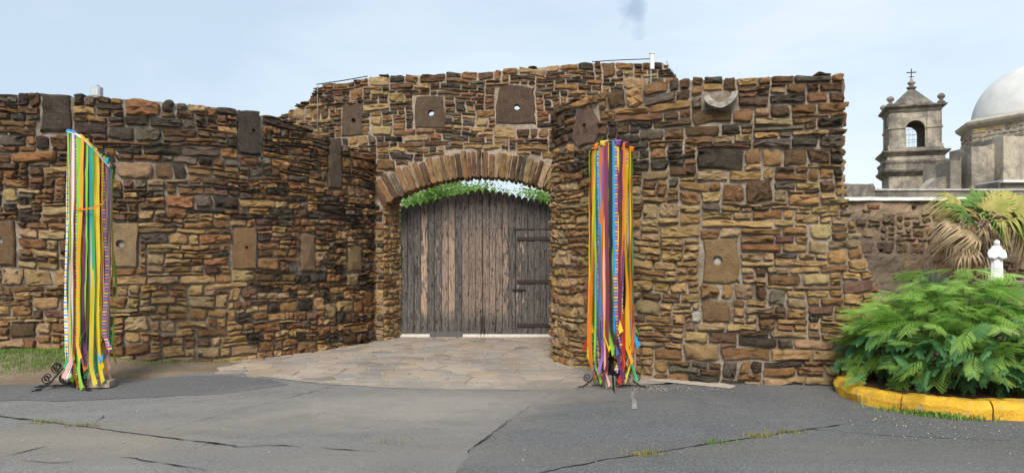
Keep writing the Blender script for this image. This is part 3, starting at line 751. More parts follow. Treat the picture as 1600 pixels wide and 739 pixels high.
for (x, y, k) in [(70, 661, 40), (128, 667, 60), (1010, 711, 130), (1118, 693, 70), (1185, 683, 110), (1232, 677, 90), (610, 693, 20)]:
    mb = MB(); gx_, gy_ = gpx(x, y)
    for q in range(k): blades(mb, gx_ + rg.gauss(0, .08), gy_ + rg.gauss(0, .025), .008, rg.uniform(.015, .05), rg, .004)
    o = mb.build('weeds', M['weed'] if x != 1118 else M['grass']); tag(o, 'dry yellowish weeds sprouting from a crack in the asphalt' if x != 1118 else 'fresh green weed sprouting from a crack in the asphalt', 'weeds', 'weeds in the pavement cracks', 'stuff')
# grit and leaf litter lying about
mb = MB()
for k in range(900):
    if rg.random() < .5: x, y = rg.gauss(1.3, .55), rg.gauss(8.85, .12)
    elif rg.random() < .5: x, y = rg.uniform(3.2, 7), rg.uniform(6.4, 7.3)
    else: x, y = rg.uniform(-6, 6), rg.uniform(5.6, 12)
    s_ = rg.uniform(.003, .012); a = rg.uniform(0, 6.28)
    mb.add([(x + s_ * math.cos(a + q * 2.1 + rg.uniform(-.3, .3)), y + s_ * math.sin(a + q * 2.1), .0125) for q in range(3)] + [(x, y, .0125 + s_ * .8)], [(0, 1, 3), (1, 2, 3), (2, 0, 3)])
o = mb.build('gravel', simple('grit', (0.34, 0.29, 0.23), .9, .5, 8)); tag(o, 'loose grit and crumbs of stone on the pavement', 'gravel', kind='stuff')

# ------------------------------------------------------------------ timber gate
def mat_wood():
    m = NT('weathered_plank'); g = m.n('ShaderNodeNewGeometry').outputs['Position']; oi = m.n('ShaderNodeObjectInfo').outputs['Random']
    off = m.n('ShaderNodeCombineXYZ', {0: m.math('MULTIPLY', oi, 37.), 2: m.math('MULTIPLY', oi, 61.)}).outputs[0]
    v = m.n('ShaderNodeVectorMath', {0: g, 1: off}, operation='ADD').outputs[0]
    vs1 = m.n('ShaderNodeMapping', {0: v, 'Scale': (1, 1, .07)}).outputs[0]; vs2 = m.n('ShaderNodeMapping', {0: v, 'Scale': (1, 1, .22)}).outputs[0]
    grain = m.ramp(m.noise(vs1, 60, 6, .65, .6), [(.3, 0.), (.7, 1.)]); streak = m.noise(vs2, 11, 5, .65, 1.2); chip = m.noise(m.n('ShaderNodeMapping', {0: v, 'Scale': (1, 1, .24)}).outputs[0], 30, 4, .62, 1.8)
    z = m.n('ShaderNodeSeparateXYZ', {0: g}).outputs[2]
    grey = m.mix(grain, (0.030, 0.027, 0.026), (0.205, 0.185, 0.168))
    raw = m.mix(grain, (0.28, 0.175, 0.12), (0.64, 0.46, 0.35))
    # paint-like grey skin has flaked to raw wood in the middle of the height, more on some planks than on others
    band = m.math('MULTIPLY', m.ramp(m.math('DIVIDE', z, 3.), [(.10, 0.), (.2, 1.), (.62, 1.), (.80, .25)]), m.ramp(oi, [(.2, .35), (.8, 1.)]))
    att = m.n('ShaderNodeAttribute', attribute_name='tint').outputs['Vector']; att = m.n('ShaderNodeSeparateXYZ', {0: att}).outputs[0]
    fl = m.math('MULTIPLY', m.ramp(m.math('ADD', streak, m.math('MULTIPLY', att, .28)), [(.52, 0.), (.62, 1.)]), band)
    c = m.mix(fl, grey, raw)
    c = m.mix(m.ramp(chip, [(.375, .95), (.43, 0.)]), c, (0.012, 0.011, 0.011))
    sep = m.ramp(grain, [(.12, .8), (.3, 0.)]); c = m.mix(m.math('MULTIPLY', sep, .6), c, (0.02, 0.018, 0.017))
    return m.done(c, .85, m.math('ADD', m.math('MULTIPLY', grain, .6), m.math('MULTIPLY', chip, 1.)), .9, .012, spec=.2)
M['wood'] = mat_wood()
M['iron'] = simple('black_iron', (0.022, 0.021, 0.021), .6, .4, 30, .002, .4, .4)
M['rust'] = simple('rusted_strap', (0.05, 0.038, 0.034), .75, .4, 40, .002, .3)
GD = GY + 0.60
gd = empty('timber_gate', (XC, GD, 0)); tag(gd, 'weathered grey timber plank gate with a wicket door, under the stone arch', 'gate')
rg = random.Random(17)
def plank(parent, x0, x1, z0, z1, y, raw=0.0, peak=True, name='plank'):
    wd = x1 - x0; h = z1 - z0; t = .03; j = lambda s=.004: rg.uniform(-s, s); pk = rg.uniform(.035, .07) if peak else 0
    tops = [(x0 + wd * f_, z1 - pk * abs(f_ - .5) * 2 + (j(.006) if peak else 0)) for f_ in (0, .28, .5, .72, 1)]
    out_ = [(x0 + j(.002), z0 + j()), (x0 + wd * .5, z0 + j()), (x1 + j(.002), z0 + j())]
    side_r = [(x1 + j(.003), z0 + h * f_) for f_ in (.33, .66)]; side_l = [(x0 + j(.003), z0 + h * f_) for f_ in (.66, .33)]
    ring = out_ + side_r + tops[::-1] + side_l; n = len(ring); cx, cz = (x0 + x1) / 2, (z0 + z1) / 2
    vs_ = [(a - cx, t, b - cz) for a, b in ring] + [(a - cx, .004, b - cz) for a, b in ring] + [((a - cx) * .93, 0, (b - cz) * .998) for a, b in ring]
    fs = [(r_ * n + k, r_ * n + (k + 1) % n, (r_ + 1) * n + (k + 1) % n, (r_ + 1) * n + k) for r_ in (0, 1) for k in range(n)] + [tuple(2 * n + k for k in range(n)), tuple(range(n))[::-1]]
    me = mesh(name, vs_, fs); at = me.attributes.new('tint', 'FLOAT_COLOR', 'POINT'); at.data.foreach_set('color', [raw, raw, raw, 1.] * len(vs_))
    o = link(name, me, M['wood'], parent, (cx, y, cz), smooth=False); o.rotation_euler = (0, rg.gauss(0, .0012), 0); return o
def gtop(x):   # leaves rise towards the meeting stiles
    d = abs(x - XC); return 2.94 - .37 * (d / 1.62) * (1.0 if x < XC else .9)
xl = -2.19; n = 12; wd = (XC - .004 - xl) / n
raws = [-.6, -.4, -.6, .4, -.5, .0, .6, 1., -.4, 1., .7, .9]
for k in range(n): plank(gd, xl + k * wd + .004, xl + (k + 1) * wd - .004, .085, gtop(xl + (k + .5) * wd), GD + rg.uniform(-.009, .009), raws[k])
wx = 800; WX0 = (805.5 - 800) * GD / F_PX
n2 = 5; wd2 = (WX0 - XC - .008) / n2
for k in range(n2): plank(gd, XC + .006 + k * wd2 + .004, XC + .006 + (k + 1) * wd2 - .004, .075, gtop(XC + (k + .5) * wd2), GD + rg.uniform(-.009, .009), [1., .7, .95, .3, -.2][k])
WX1 = 2 * XC - xl; n3_ = 8; wd3 = (WX1 - WX0) / n3_; ZW = EYE + (HZ - 358) * GD / F_PX
wk = empty('wicket_door', (WX0, GD, 0)); wk.parent = gd; wk.matrix_parent_inverse = Matrix.Translation(-Vector(gd.location))
for k in range(n3_):
    plank(gd, WX0 + k * wd3 + .003, WX0 + (k + 1) * wd3 - .003, ZW + .004, gtop(WX0 + (k + .5) * wd3), GD + rg.uniform(-.009, .009), rg.uniform(-.7, -.2))
    o = plank(wk, WX0 + .004 + k * wd3 + .003, WX0 + .004 + (k + 1) * wd3 - .003, .07, ZW - .006, GD - .006 + rg.uniform(-.009, .009), rg.uniform(-.6, .15), peak=False)
for y in (373, 440, 508):
    z = EYE + (HZ - y) * GD / F_PX; MB().box(WX0 + .03, WX1, GD - .028, GD - .012, z - .035, z + .035).build('strap_hinge', M['rust'], wk, bevel=.004)
zl = EYE + (HZ - 452) * GD / F_PX
MB().box(WX0 - .06, WX0 + .2, GD - .045, GD - .014, zl - .012, zl + .012).box(WX0 + .06, WX0 + .075, GD - .06, GD - .014, zl - .03, zl + .04).build('latch', M['rust'], wk)
MB().box(WX0 - .01, WX1, GD - .02, GD + .0, ZW - .007, ZW + .009).build('head_rail', M['rust'], gd)
for zz in (.45, ZW, 2.35): MB().box(xl, XC - .02, GD + .068, GD + .13, zz - .06, zz + .06).box(XC + .02, WX0, GD + .068, GD + .13, zz - .06, zz + .06).build('cross_rail', M['wood'], gd)
darkw = simple('gap_shade_board', (0.05, 0.046, 0.043), .9, .4, 20)  # added dark boards behind the planks so their gaps read as shade
for (a, b) in ((xl, XC - .006), (XC + .006, WX0), (WX0, WX1)):
    k_ = int((b - a) / .2); 
    for i in range(k_):
        q0, q1 = a + (b - a) * i / k_, a + (b - a) * (i + 1) / k_; MB().box(q0, q1, GD + .042, GD + .056 + .004 * (i % 2), .1, min(gtop(q0), gtop(q1)) - .045).build('gap_shade_board', darkw, gd)
for x in (XC - .07, WX0 - .05): MB().box(x, x + .12, GD + .064, GD + .12, .1, gtop(x + .06) - .12).build('stile', M['wood'], gd)
mbn = MB()
for x in [xl + (k + .5) * wd for k in range(n)] + [XC + .012 + (k + .5) * wd2 for k in range(n2)]:
    for z in (ZW + .01, .17): 
        for dx in (-.035, .035): mbn.box(x + dx - .006, x + dx + .006, GD - .012, GD + .002, z - .006, z + .006)
o = mbn.build('nail_heads', M['iron'], gd); o['kind'] = 'stuff'
for dx in (-.03, .03): MB().tube([(XC + dx, GD - .02, .01), (XC + dx, GD - .02, .42)], .012, 7).build('drop_bolt', M['rust'], gd, smooth=True)
x0 = (672 - 800) * GD / F_PX; MB().box(x0, x0 + .64, GD - .05, GD - .02, .015, .12).build('kick_board', simple('kick_board', (0.11, 0.105, 0.10), .85, .3, 30), gd, bevel=.004)
childfix(gd)
for ch in wk.children: ch.matrix_parent_inverse = Matrix.Translation(-Vector(wk.location))
wk.matrix_parent_inverse = Matrix.Translation(-Vector(gd.location))
o = MB().box(xl - .15, WX1 + .1, GD - .03, GD + .3, -.02, .068).build('threshold', simple('threshold_pale', (0.64, 0.59, 0.53), .85, .15, 12), gd, bevel=.008); o.matrix_parent_inverse = Matrix.Translation(-Vector(gd.location)); o['label'] = 'pale threshold under the gate'  # near-white sill block across the foot of the gate

# ------------------------------------------------------------------ ribbon stands
RC = {'lime': (0.28, 0.62, 0.06), 'green': (0.06, 0.42, 0.16), 'yellow': (0.78, 0.58, 0.03), 'gold': (0.80, 0.40, 0.02), 'orange': (0.78, 0.20, 0.02), 'red': (0.55, 0.04, 0.03), 'maroon': (0.22, 0.03, 0.06),
      'purple': (0.22, 0.09, 0.33), 'plum': (0.13, 0.04, 0.14), 'blue': (0.02, 0.32, 0.66), 'teal': (0.02, 0.42, 0.46), 'pink': (0.80, 0.42, 0.36), 'white': (0.74, 0.72, 0.74), 'rose': (0.52, 0.26, 0.24), 'black': (0.02, 0.018, 0.02)}
def mat_ribbon(k):
    m = NT('ribbon_' + k); a = m.noise(m.pos((1, 1, .3)), 30, 2); c = RC[k]
    m.done(m.mix(a, tuple(x * .85 for x in c), tuple(min(1, x * 1.12) for x in c)), .42, spec=.45)
    cc = m.b.inputs['Base Color'].links[0].from_socket
    tr = m.n('ShaderNodeBsdfTranslucent', {'Color': cc}); ms = m.n('ShaderNodeMixShader', {0: .22}); m.link(m.b.outputs[0], ms.inputs[1]); m.link(tr.outputs[0], ms.inputs[2]); m.link(ms.outputs[0], m.t.nodes['Material Output'].inputs[0])
    return m.m
def mat_serape(k, cols, freq):
    m = NT('ribbon_' + k); tcx = m.n('ShaderNodeTexCoord').outputs['Object']; z = m.n('ShaderNodeSeparateXYZ', {0: tcx}).outputs[2]
    f_ = m.math('FRACT', m.math('MULTIPLY', z, freq)); st = [(i / len(cols), RC[c]) for i, c in enumerate(cols)]
    return m.done(m.ramp(f_, st, 'CONSTANT'), .5, spec=.35)
RM = {k: mat_ribbon(k) for k in RC}
RM['serape'] = mat_serape('serape_bright', ['blue', 'yellow', 'red', 'white', 'green', 'orange', 'purple', 'yellow', 'blue', 'red'], 7.5)
RM['serape2'] = mat_serape('serape_pastel', ['white', 'yellow', 'white', 'blue', 'yellow', 'pink', 'white', 'blue'], 6.5)
RM['serape3'] = mat_serape('serape_dark', ['plum', 'orange', 'blue', 'maroon', 'yellow', 'purple', 'red', 'blue'], 9.0)
rr = random.Random(9)
def ribbon(parent, top, zend, wd, key, ang, over=None, drift=(0, 0), curl=0.0):
    """a hanging ribbon: looped over the rail at top, dropping with a little twist to zend"""
    n = 30; sd_ = rr.uniform(0, 300); vs_ = []; fs = []; L = top.z - zend; tw0 = rr.gauss(0, .6); sw = rr.uniform(.02, .07)
    path = []
    if over is not None: path += [top + over * .03 + Vector((0, 0, -.06)), top + over * .018 + Vector((0, 0, .012)), top - over * .002 + Vector((0, 0, .018))]
    for i in range(n + 1):
        t = i / n; z = top.z - L * t
        path.append(Vector((top.x + drift[0] * t + sw * t * n3(sd_, t * 2.5) + .008 * n3(sd_, t * 11) + (curl * max(0, t - .93) * 9 * .1), top.y + drift[1] * t + sw * t * n3(sd_ + 7, t * 2.5) - (abs(curl) * max(0, t - .93) * 9 * .05), z)))
    for i, q in enumerate(path):
        t = max(0, (i - 3) / n); a = ang + tw0 * t + 1.1 * min(1, t * 1.6) * n3(sd_ + 20, t * 2.6) + .3 * n3(sd_ + 30, t * 7)
        wv = Vector((math.cos(a), math.sin(a), 0)) * (wd / 2); nv = Vector((-math.sin(a), math.cos(a), 0)) * .006 * n3(sd_ + 3, t * 9)
        sk = Vector((0, 0, (.02 if curl > 0 else -.02))) if i == len(path) - 1 else Vector((0, 0, 0))
        vs_ += [q - wv - sk, q + nv, q + wv + sk]
    for i in range(len(path) - 1):
        for k in (0, 1): a = i * 3 + k; fs.append((a, a + 1, a + 4, a + 3))
    c = Vector(top); return link('ribbon', mesh('ribbon', [v - c for v in vs_], fs), RM[key], parent, c)
def spiral(c, d, r0, turns, a0, sgn=1, n=26):
    return [Vector((c[0], c[1], c[2])) + Vector((d[0], d[1], 0)) * (r0 * (1 - .8 * k / n) * math.cos(a0 + sgn * turns * 6.283 * k / n)) + Vector((0, 0, r0 * (1 - .8 * k / n) * math.sin(a0 + sgn * turns * 6.283 * k / n))) for k in range(n + 1)]
def stand_base(root, x, y, dirs, ln=.36):
    MB().lathe([(.05, 0), (.055, .03), (.05, .06), (.036, .18), (.026, .34), (.02, .4)], (x, y, 0), 10).build('foot_socket', M['iron'], root, smooth=True)
    for a in dirs:
        d = (math.cos(a), math.sin(a)); mb = MB(); q = lambda r, z: (x + d[0] * r, y + d[1] * r, z)
        mb.tube([q(.02, .36), q(.08, .31), q(.17, .20), q(.27, .08), q(ln, .025), q(ln + .06, .02)], .011, 6)
        mb.tube(spiral(q(.20, .255), d, .062, 1.6, -2.2), .008, 5); mb.tube(spiral(q(.10, .12), d, .075, 1.7, .5, -1), .008, 5)
        mb.tube(spiral(q(.31, .135), d, .05, 1.5, -2.0), .007, 5); mb.tube([q(.03, .06), q(.12, .03), q(.24, .03)], .008, 5)
        mb.build('scroll_leg', M['iron'], root, smooth=True)
        MB().box(-.05, .05, -.022, .022, 0, .012, Matrix.Translation(Vector(q(ln + .05, .001))) @ Matrix.Rotation(a, 4, 'Z')).build('foot_plate', M['iron'], root)
def finish(root): childfix(root)
# level hoop stand before the golden wall
bx_, by_ = 1.21, 9.0
rs = empty('ribbon_stand', (bx_, by_, 0)); tag(rs, 'wrought iron stand with a level hoop of long bright ribbons before the golden wall', 'ribbon stand', 'ribbon stands flanking the gate')
stand_base(rs, bx_, by_, [R(-12), R(195), R(268), R(75)])
HZ2 = px(0, 231, 9.0).z
MB().tube([(bx_, by_, .3), (bx_, by_, HZ2 - .02)], .016, 8).build('pole', M['iron'], rs, smooth=True)
hr_ = .255
mb = MB(); mb.tube([(bx_ + hr_ * math.cos(6.2832 * k / 28), by_ + hr_ * math.sin(6.2832 * k / 28), HZ2 + .035 - .11 * math.cos(6.2832 * k / 28) ** 4) for k in range(29)], .01, 6, cap=False)
for k in range(4): mb.tube([(bx_, by_, HZ2 - .03), (bx_ + hr_ * math.cos(k * 1.571 + .4), by_ + hr_ * math.sin(k * 1.571 + .4), HZ2)], .007, 5)
mb.build('hoop', M['iron'], rs, smooth=True)
front = ['lime', 'lime', 'yellow', 'yellow', 'orange', 'blue', 'yellow', 'serape', 'blue', 'orange', 'purple', 'maroon', 'yellow', 'black', 'lime', 'serape3', 'yellow', 'maroon', 'plum', 'red', 'gold', 'serape', 'yellow', 'orange', 'red', 'orange', 'blue', 'lime', 'lime', 'rose']
backc = ['yellow', 'lime', 'maroon', 'green', 'pink', 'yellow', 'gold', 'black', 'lime', 'orange', 'yellow', 'green', 'red']
def hang(root, hp, cols, a0, a1, wd, zr, inw=1.0, jz=0.0):
    for i, key in enumerate(cols):
        a = a0 + (a1 - a0) * (i + .5) / len(cols) + rr.gauss(0, .03); top, tang, outv = hp(a, inw * rr.uniform(.94, 1.04)); top = top + Vector((0, 0, rr.uniform(-.035, .012) + jz))
        ribbon(root, top, rr.uniform(*zr), wd * rr.uniform(.8, 1.2), key, math.atan2(tang.y, tang.x) + rr.gauss(0, .2), -outv, (rr.gauss(0, .03), rr.gauss(0, .02)), rr.choice([-1, 1, .6]))
def hpR(a, f_): o_ = Vector((math.cos(a), math.sin(a), 0)); return Vector((bx_, by_, HZ2 + .035 - .11 * math.cos(a) ** 4)) + o_ * hr_ * f_, Vector((-math.sin(a), math.cos(a), 0)), o_
hang(rs, hpR, front, R(178), R(362), .046, (.03, .72))
hang(rs, hpR, backc, R(5), R(175), .06, (.1, .7))
hang(rs, hpR, ['pink', 'yellow', 'serape', 'purple', 'yellow', 'teal', 'orange', 'red', 'lime', 'black', 'white', 'gold', 'green'], R(185), R(355), .036, (.08, .9), .8)
hang(rs, hpR, ['yellow', 'lime', 'pink', 'blue', 'orange', 'yellow', 'green'], R(180), R(360), .03, (.02, .5), 1.07)
for i, (x, key) in enumerate([(943, 'yellow'), (957, 'purple'), (935, 'orange'), (975, 'orange'), (966, 'maroon')]):  # knots on the rail
    a = R(180) + R(180) * (x - 920) / 66; t_, tg, ov = hpR(a, 1.0); mb = MB(); mb.lathe([(.012, -.05), (.03, -.03), (.022, -.012), (.036, .005), (.024, .02), (.006, .024)], tuple(t_), 9, 1.5, .8); mb.v = [(x_ + .02 * n3(x_ * 40, z_ * 40, 1), y_, z_ + .02 * n3(x_ * 35, z_ * 35, 9)) for (x_, y_, z_) in mb.v]; mb.build('knot', RM[key], rs, smooth=True)
finish(rs)
# tilted hoop stand beside the grass
lx, ly = -5.34, 9.0
ls = empty('ribbon_stand', (lx, ly, 0)); tag(ls, 'wrought iron stand with a tilted hoop of long bright ribbons beside the grass', 'ribbon stand', 'ribbon stands flanking the gate')
stand_base(ls, lx, ly, [R(187), R(225), R(320), R(100)])
TL, TR_ = px(111, 211, 9.0), px(172, 262, 9.0); TC = (TL + TR_) / 2; hv_ = (TR_ - TL) / 2
MB().tube([(lx, ly, .3), (lx, ly, 1.8), (lx - .03, ly, TL.z - .25), tuple(TL)], .016, 8).build('pole', M['iron'], ls, smooth=True)
def hpL(a, f_):
    o_ = Vector((math.cos(a), math.sin(a), 0)); b_ = math.cos(a)
    p_ = TC + hv_ * b_ * f_ + Vector((0, .24 * math.sin(a) * f_, 0.15 * (1 - b_ * b_) ** .9 * (1 + .35 * b_) - .12 * max(0, math.sin(a))))
    return p_, Vector((-math.sin(a) * hv_.x, .24 * math.cos(a), 0)).normalized(), o_
mb = MB(); mb.tube([tuple(hpL(6.2832 * k / 28, 1.0)[0]) for k in range(29)], .01, 6, cap=False); mb.build('hoop', M['iron'], ls, smooth=True)
hang(ls, hpL, ['purple', 'rose', 'serape3', 'purple', 'white', 'serape2', 'blue', 'white', 'pink', 'yellow', 'orange', 'serape3', 'lime', 'lime', 'plum', 'lime', 'green', 'blue', 'yellow', 'yellow', 'red', 'serape3', 'maroon', 'pink', 'white', 'blue'], R(180), R(362), .046, (.03, .6))
hang(ls, hpL, ['pink', 'lime', 'yellow', 'teal', 'gold', 'green', 'yellow', 'blue', 'gold', 'pink', 'plum'], R(8), R(175), .05, (.03, .5), 1.0, -.02)
hang(ls, hpL, ['lime', 'green', 'yellow', 'orange', 'plum', 'blue', 'pink'], R(195), R(345), .04, (.05, .7), .92)
hang(ls, hpL, ['lime', 'yellow', 'lime', 'white', 'gold', 'green', 'yellow', 'pink'], R(180), R(360), .03, (.02, .5), 1.06)
# bands lying along the hoop and the loose orange tie
for key, dz, f0, f1 in (('blue', .012, 178, 262), ('white', .0, 225, 350), ('gold', .02, 275, 325)):
    mb = MB(); n = 18
    for k in range(n + 1):
        q, tg, o_ = hpL(R(f0 + (f1 - f0) * k / n), 1.06); mb.v += [tuple(q + Vector((0, 0, .016 + dz))), tuple(q + o_ * .008 + Vector((0, 0, -.012 + dz)))]
        if k: mb.f.append((2 * k - 2, 2 * k - 1, 2 * k + 1, 2 * k))
    mb.build('hoop_wrap', RM[key], ls, smooth=True)
mb = MB(); q = [px(118, 326, 8.72), px(132, 327, 8.7), px(146, 325, 8.7), px(160, 318, 8.72), px(170, 303, 8.8), px(173, 285, 8.9), px(171, 262, 9.0)]
for i, c in enumerate(q):
    mb.v += [tuple(c + Vector((0, 0, .010))), tuple(c - Vector((0, 0, .010)))]
    if i: mb.f.append((2 * i - 2, 2 * i - 1, 2 * i + 1, 2 * i))
mb.build('tie', RM['orange'], ls, smooth=True); finish(ls)
timber = simple('block_timber', (0.33, 0.27, 0.20), .9, .3, 25, .006)
def block(name, x, y, w_, d_, h_, rz, mat, label, cat):
    mb = MB(); mb.box(-w_ / 2, w_ / 2, -d_ / 2, d_ / 2, 0, h_); o = mb.build(name, mat, None, bevel=.008); o.location = (x, y, .0125); o.rotation_euler = (0, 0, rz); tag(o, label, cat); return o
block('timber_block', -5.05, 8.93, .38, .16, .085, R(6), timber, 'long pale timber block under the hanging ribbons beside the grass', 'block')
block('timber_block', -5.62, 9.12, .26, .15, .07, R(14), timber, 'short timber block lying on the verge by the scroll leg', 'block')
block('concrete_block', 1.17, 8.86, .13, .11, .15, R(12), simple('block_concrete', (0.24, 0.21, 0.175), .95, .35, 25, .01), 'small rough concrete block under the ribbons before the golden wall', 'block')

# ------------------------------------------------------------------ planter, shrubs, palm, statue
m = NT('yellow_kerb_paint'); p = m.pos(); a = m.noise(p, 5, 6, .7); b = m.noise(p, 40, 4, .7)
c = m.mix(m.ramp(a, [(.3, 0.), (.7, 1.)]), (0.58, 0.31, 0.02), (0.78, 0.46, 0.04)); c = m.mix(m.ramp(b, [(.32, .9), (.40, 0.)]), c, (0.22, 0.17, 0.11)); c = m.mix(m.ramp(m.noise(p, 2.6, 6, .75), [(.54, 0.), (.66, .8)]), c, (0.33, 0.215, 0.07)); c = m.mix(m.ramp(m.noise(p, 9, 6, .75), [(.585, 0.), (.62, .85)]), c, (0.36, 0.32, 0.27))
M['yellow'] = m.done(c, .7, m.math('ADD', a, b), .8, .015)
Kp = Plan([(4.9, 9.75), (4.3, 9.35), (3.92, 8.9), (3.76, 8.3), (3.88, 7.7), (4.38, 7.27), (5.2, 7.12), (7.0, 7.15), (9.5, 7.4), (14, 8.0)])
kb = empty('planter_kerb', (5, 7.3, 0)); tag(kb, 'cracked yellow painted concrete kerb round the planter', 'kerb')
cuts = [0.0, 1.55, 2.75, 3.55, 5.3, 7.6, Kp.L]
for a, b in zip(cuts, cuts[1:]):
    mb = MB(); n = max(4, int((b - a) / .05)); prof = [(0, -.03), (0.01, .10), (-.02, .155), (-.06, .175), (-.2, .17), (-.24, .16), (-.26, -.03)]; k_ = len(prof); ti = rr.gauss(0, .006)
    for i in range(n + 1):
        u = a + .008 + (b - a - .016) * i / n
        for (dp, z) in prof:
            q = Kp.p3(u, z + (ti * (1 if z > 0 else 0)) + .03 * n3(u * 4, dp * 9, z * 9) + .012 * n3(u * 15, dp * 20, 3) - .02 * max(0, n3(u * 2.2, 8, 8)), dp + .035 * n3(u * 3, z * 8, 2) + .012 * n3(u * 14, z * 20, 5)); mb.v.append(tuple(q))
        if i: mb.f += [((i - 1) * k_ + k, i * k_ + k, i * k_ + k + 1, (i - 1) * k_ + k + 1) for k in range(k_ - 1)]
    mb.f.append(tuple(range(k_))); mb.f.append(tuple(n * k_ + k for k in range(k_))[::-1])
    mb.build('kerb_segment', M['yellow'], kb)
childfix(kb)
m = NT('planter_soil'); p = m.pos(); a = m.noise(p, 18, 5, .7)
M['soil'] = m.done(m.mix(a, (0.045, 0.028, 0.02), (0.16, 0.095, 0.06)), .95, a, .9, .04, spec=.1)
kpts = [tuple(Kp.p3(Kp.L * k / 30, 0, -.2))[:2] for k in range(31)]
o = sheet('planter_soil', kpts + [(16, 14.2), (4.6, 14.2), (4.6, 10.2)], .15, M['soil'])

def leaf_mesh(rnd, L, npair, ll, lw):
    mb = MB(); bend = rnd.uniform(.15, .5); seg = lambda t: Vector((0, L * t, -bend * L * t * t))
    for k in range(10):
        a, b = seg(k / 10), seg((k + 1) / 10); mb.add([a + Vector((-.002, 0, .001)), a + Vector((.002, 0, .001)), b + Vector((.0015, 0, .001)), b + Vector((-.0015, 0, .001))], [(0, 1, 2, 3)])
    for k in range(npair):
        t = .1 + .88 * (k + .5) / npair; c = seg(t); s_ = (.62 + .5 * math.sin(math.pi * (.12 + .8 * t))) * rnd.uniform(.92, 1.06)
        for sg in (-1, 1):
            an = R(rnd.uniform(56, 72) - 24 * t); d = Vector((sg * math.sin(an), math.cos(an), -.12 - rnd.uniform(0, .22) - bend * t * .5)).normalized(); wv = Vector((math.cos(an) * -sg, math.sin(an), rnd.uniform(-.2, .2))).normalized() * lw * s_ / 2; l_ = ll * s_
            dr = Vector((0, 0, -.12 * l_)); pts_ = [c, c + d * l_ * .25 + wv * .9, c + d * l_ * .75 + wv + dr * .5, c + d * l_ + dr, c + d * l_ * .75 - wv + dr * .5, c + d * l_ * .25 - wv * .9]
            mb.add(pts_, [(0, 1, 2, 3), (0, 3, 4, 5)] if sg < 0 else [(3, 2, 1, 0), (5, 4, 3, 0)])
    return mesh('leaf', mb.v, mb.f)
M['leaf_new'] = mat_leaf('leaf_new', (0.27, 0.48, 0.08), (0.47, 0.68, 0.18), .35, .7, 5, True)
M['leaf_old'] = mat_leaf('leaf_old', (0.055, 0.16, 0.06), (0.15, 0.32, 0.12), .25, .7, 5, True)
M['stem'] = simple('green_stem', (0.13, 0.12, 0.06), .8, .3, 30)
rl = random.Random(31)
def bipinnate(rnd, L, npin, pl):
    mb = MB(); bend = rnd.uniform(.05, .35); seg = lambda t: Vector((0, L * t, -bend * L * t * t))
    for k in range(8):
        a, b = seg(k / 8), seg((k + 1) / 8); mb.add([a + Vector((-.002, 0, .001)), a + Vector((.002, 0, .001)), b + Vector((.0015, 0, .001)), b + Vector((-.0015, 0, .001))], [(0, 1, 2, 3)])
    for k in range(npin):
        t = .16 + .84 * (k + .5) / npin; c = seg(t); sz = (.55 + .55 * math.sin(math.pi * (.15 + .75 * t))) * rnd.uniform(.9, 1.08)
        for sg in (-1, 1):
            an = R(rnd.uniform(52, 66) - 28 * t); d = Vector((sg * math.sin(an), math.cos(an), -.10 - rnd.uniform(0, .2))).normalized(); q = Vector((-sg * d.y, sg * d.x, 0)).normalized()
            for j in range(8):
                tj = .12 + .88 * (j + .5) / 8; cj = c + d * pl * sz * tj + Vector((0, 0, -.12 * pl * tj * tj)); ll = pl * sz * .21 * math.sin(math.pi * (.25 + .6 * tj)); lw = pl * sz * .045
                for s2 in (-1, 1):
                    e = (q * s2 * .9 + d * .45 + Vector((0, 0, -.12))).normalized(); mb.add([cj - d * lw * .3, cj + e * ll * .5 + d * lw, cj + e * ll, cj + e * ll * .5 - d * lw], [(0, 1, 2, 3)])
    return mesh('leaf', mb.v, mb.f)
new_m = [bipinnate(rl, rl.uniform(.26, .34), 7, rl.uniform(.11, .14)) for _ in range(4)]; old_m = [leaf_mesh(rl, rl.uniform(.17, .22), 9, .050, .019) for _ in range(3)] + [bipinnate(rl, .27, 7, .12)]
for q in new_m: q.materials.append(M['leaf_new'])
for q in old_m: q.materials.append(M['leaf_old'])
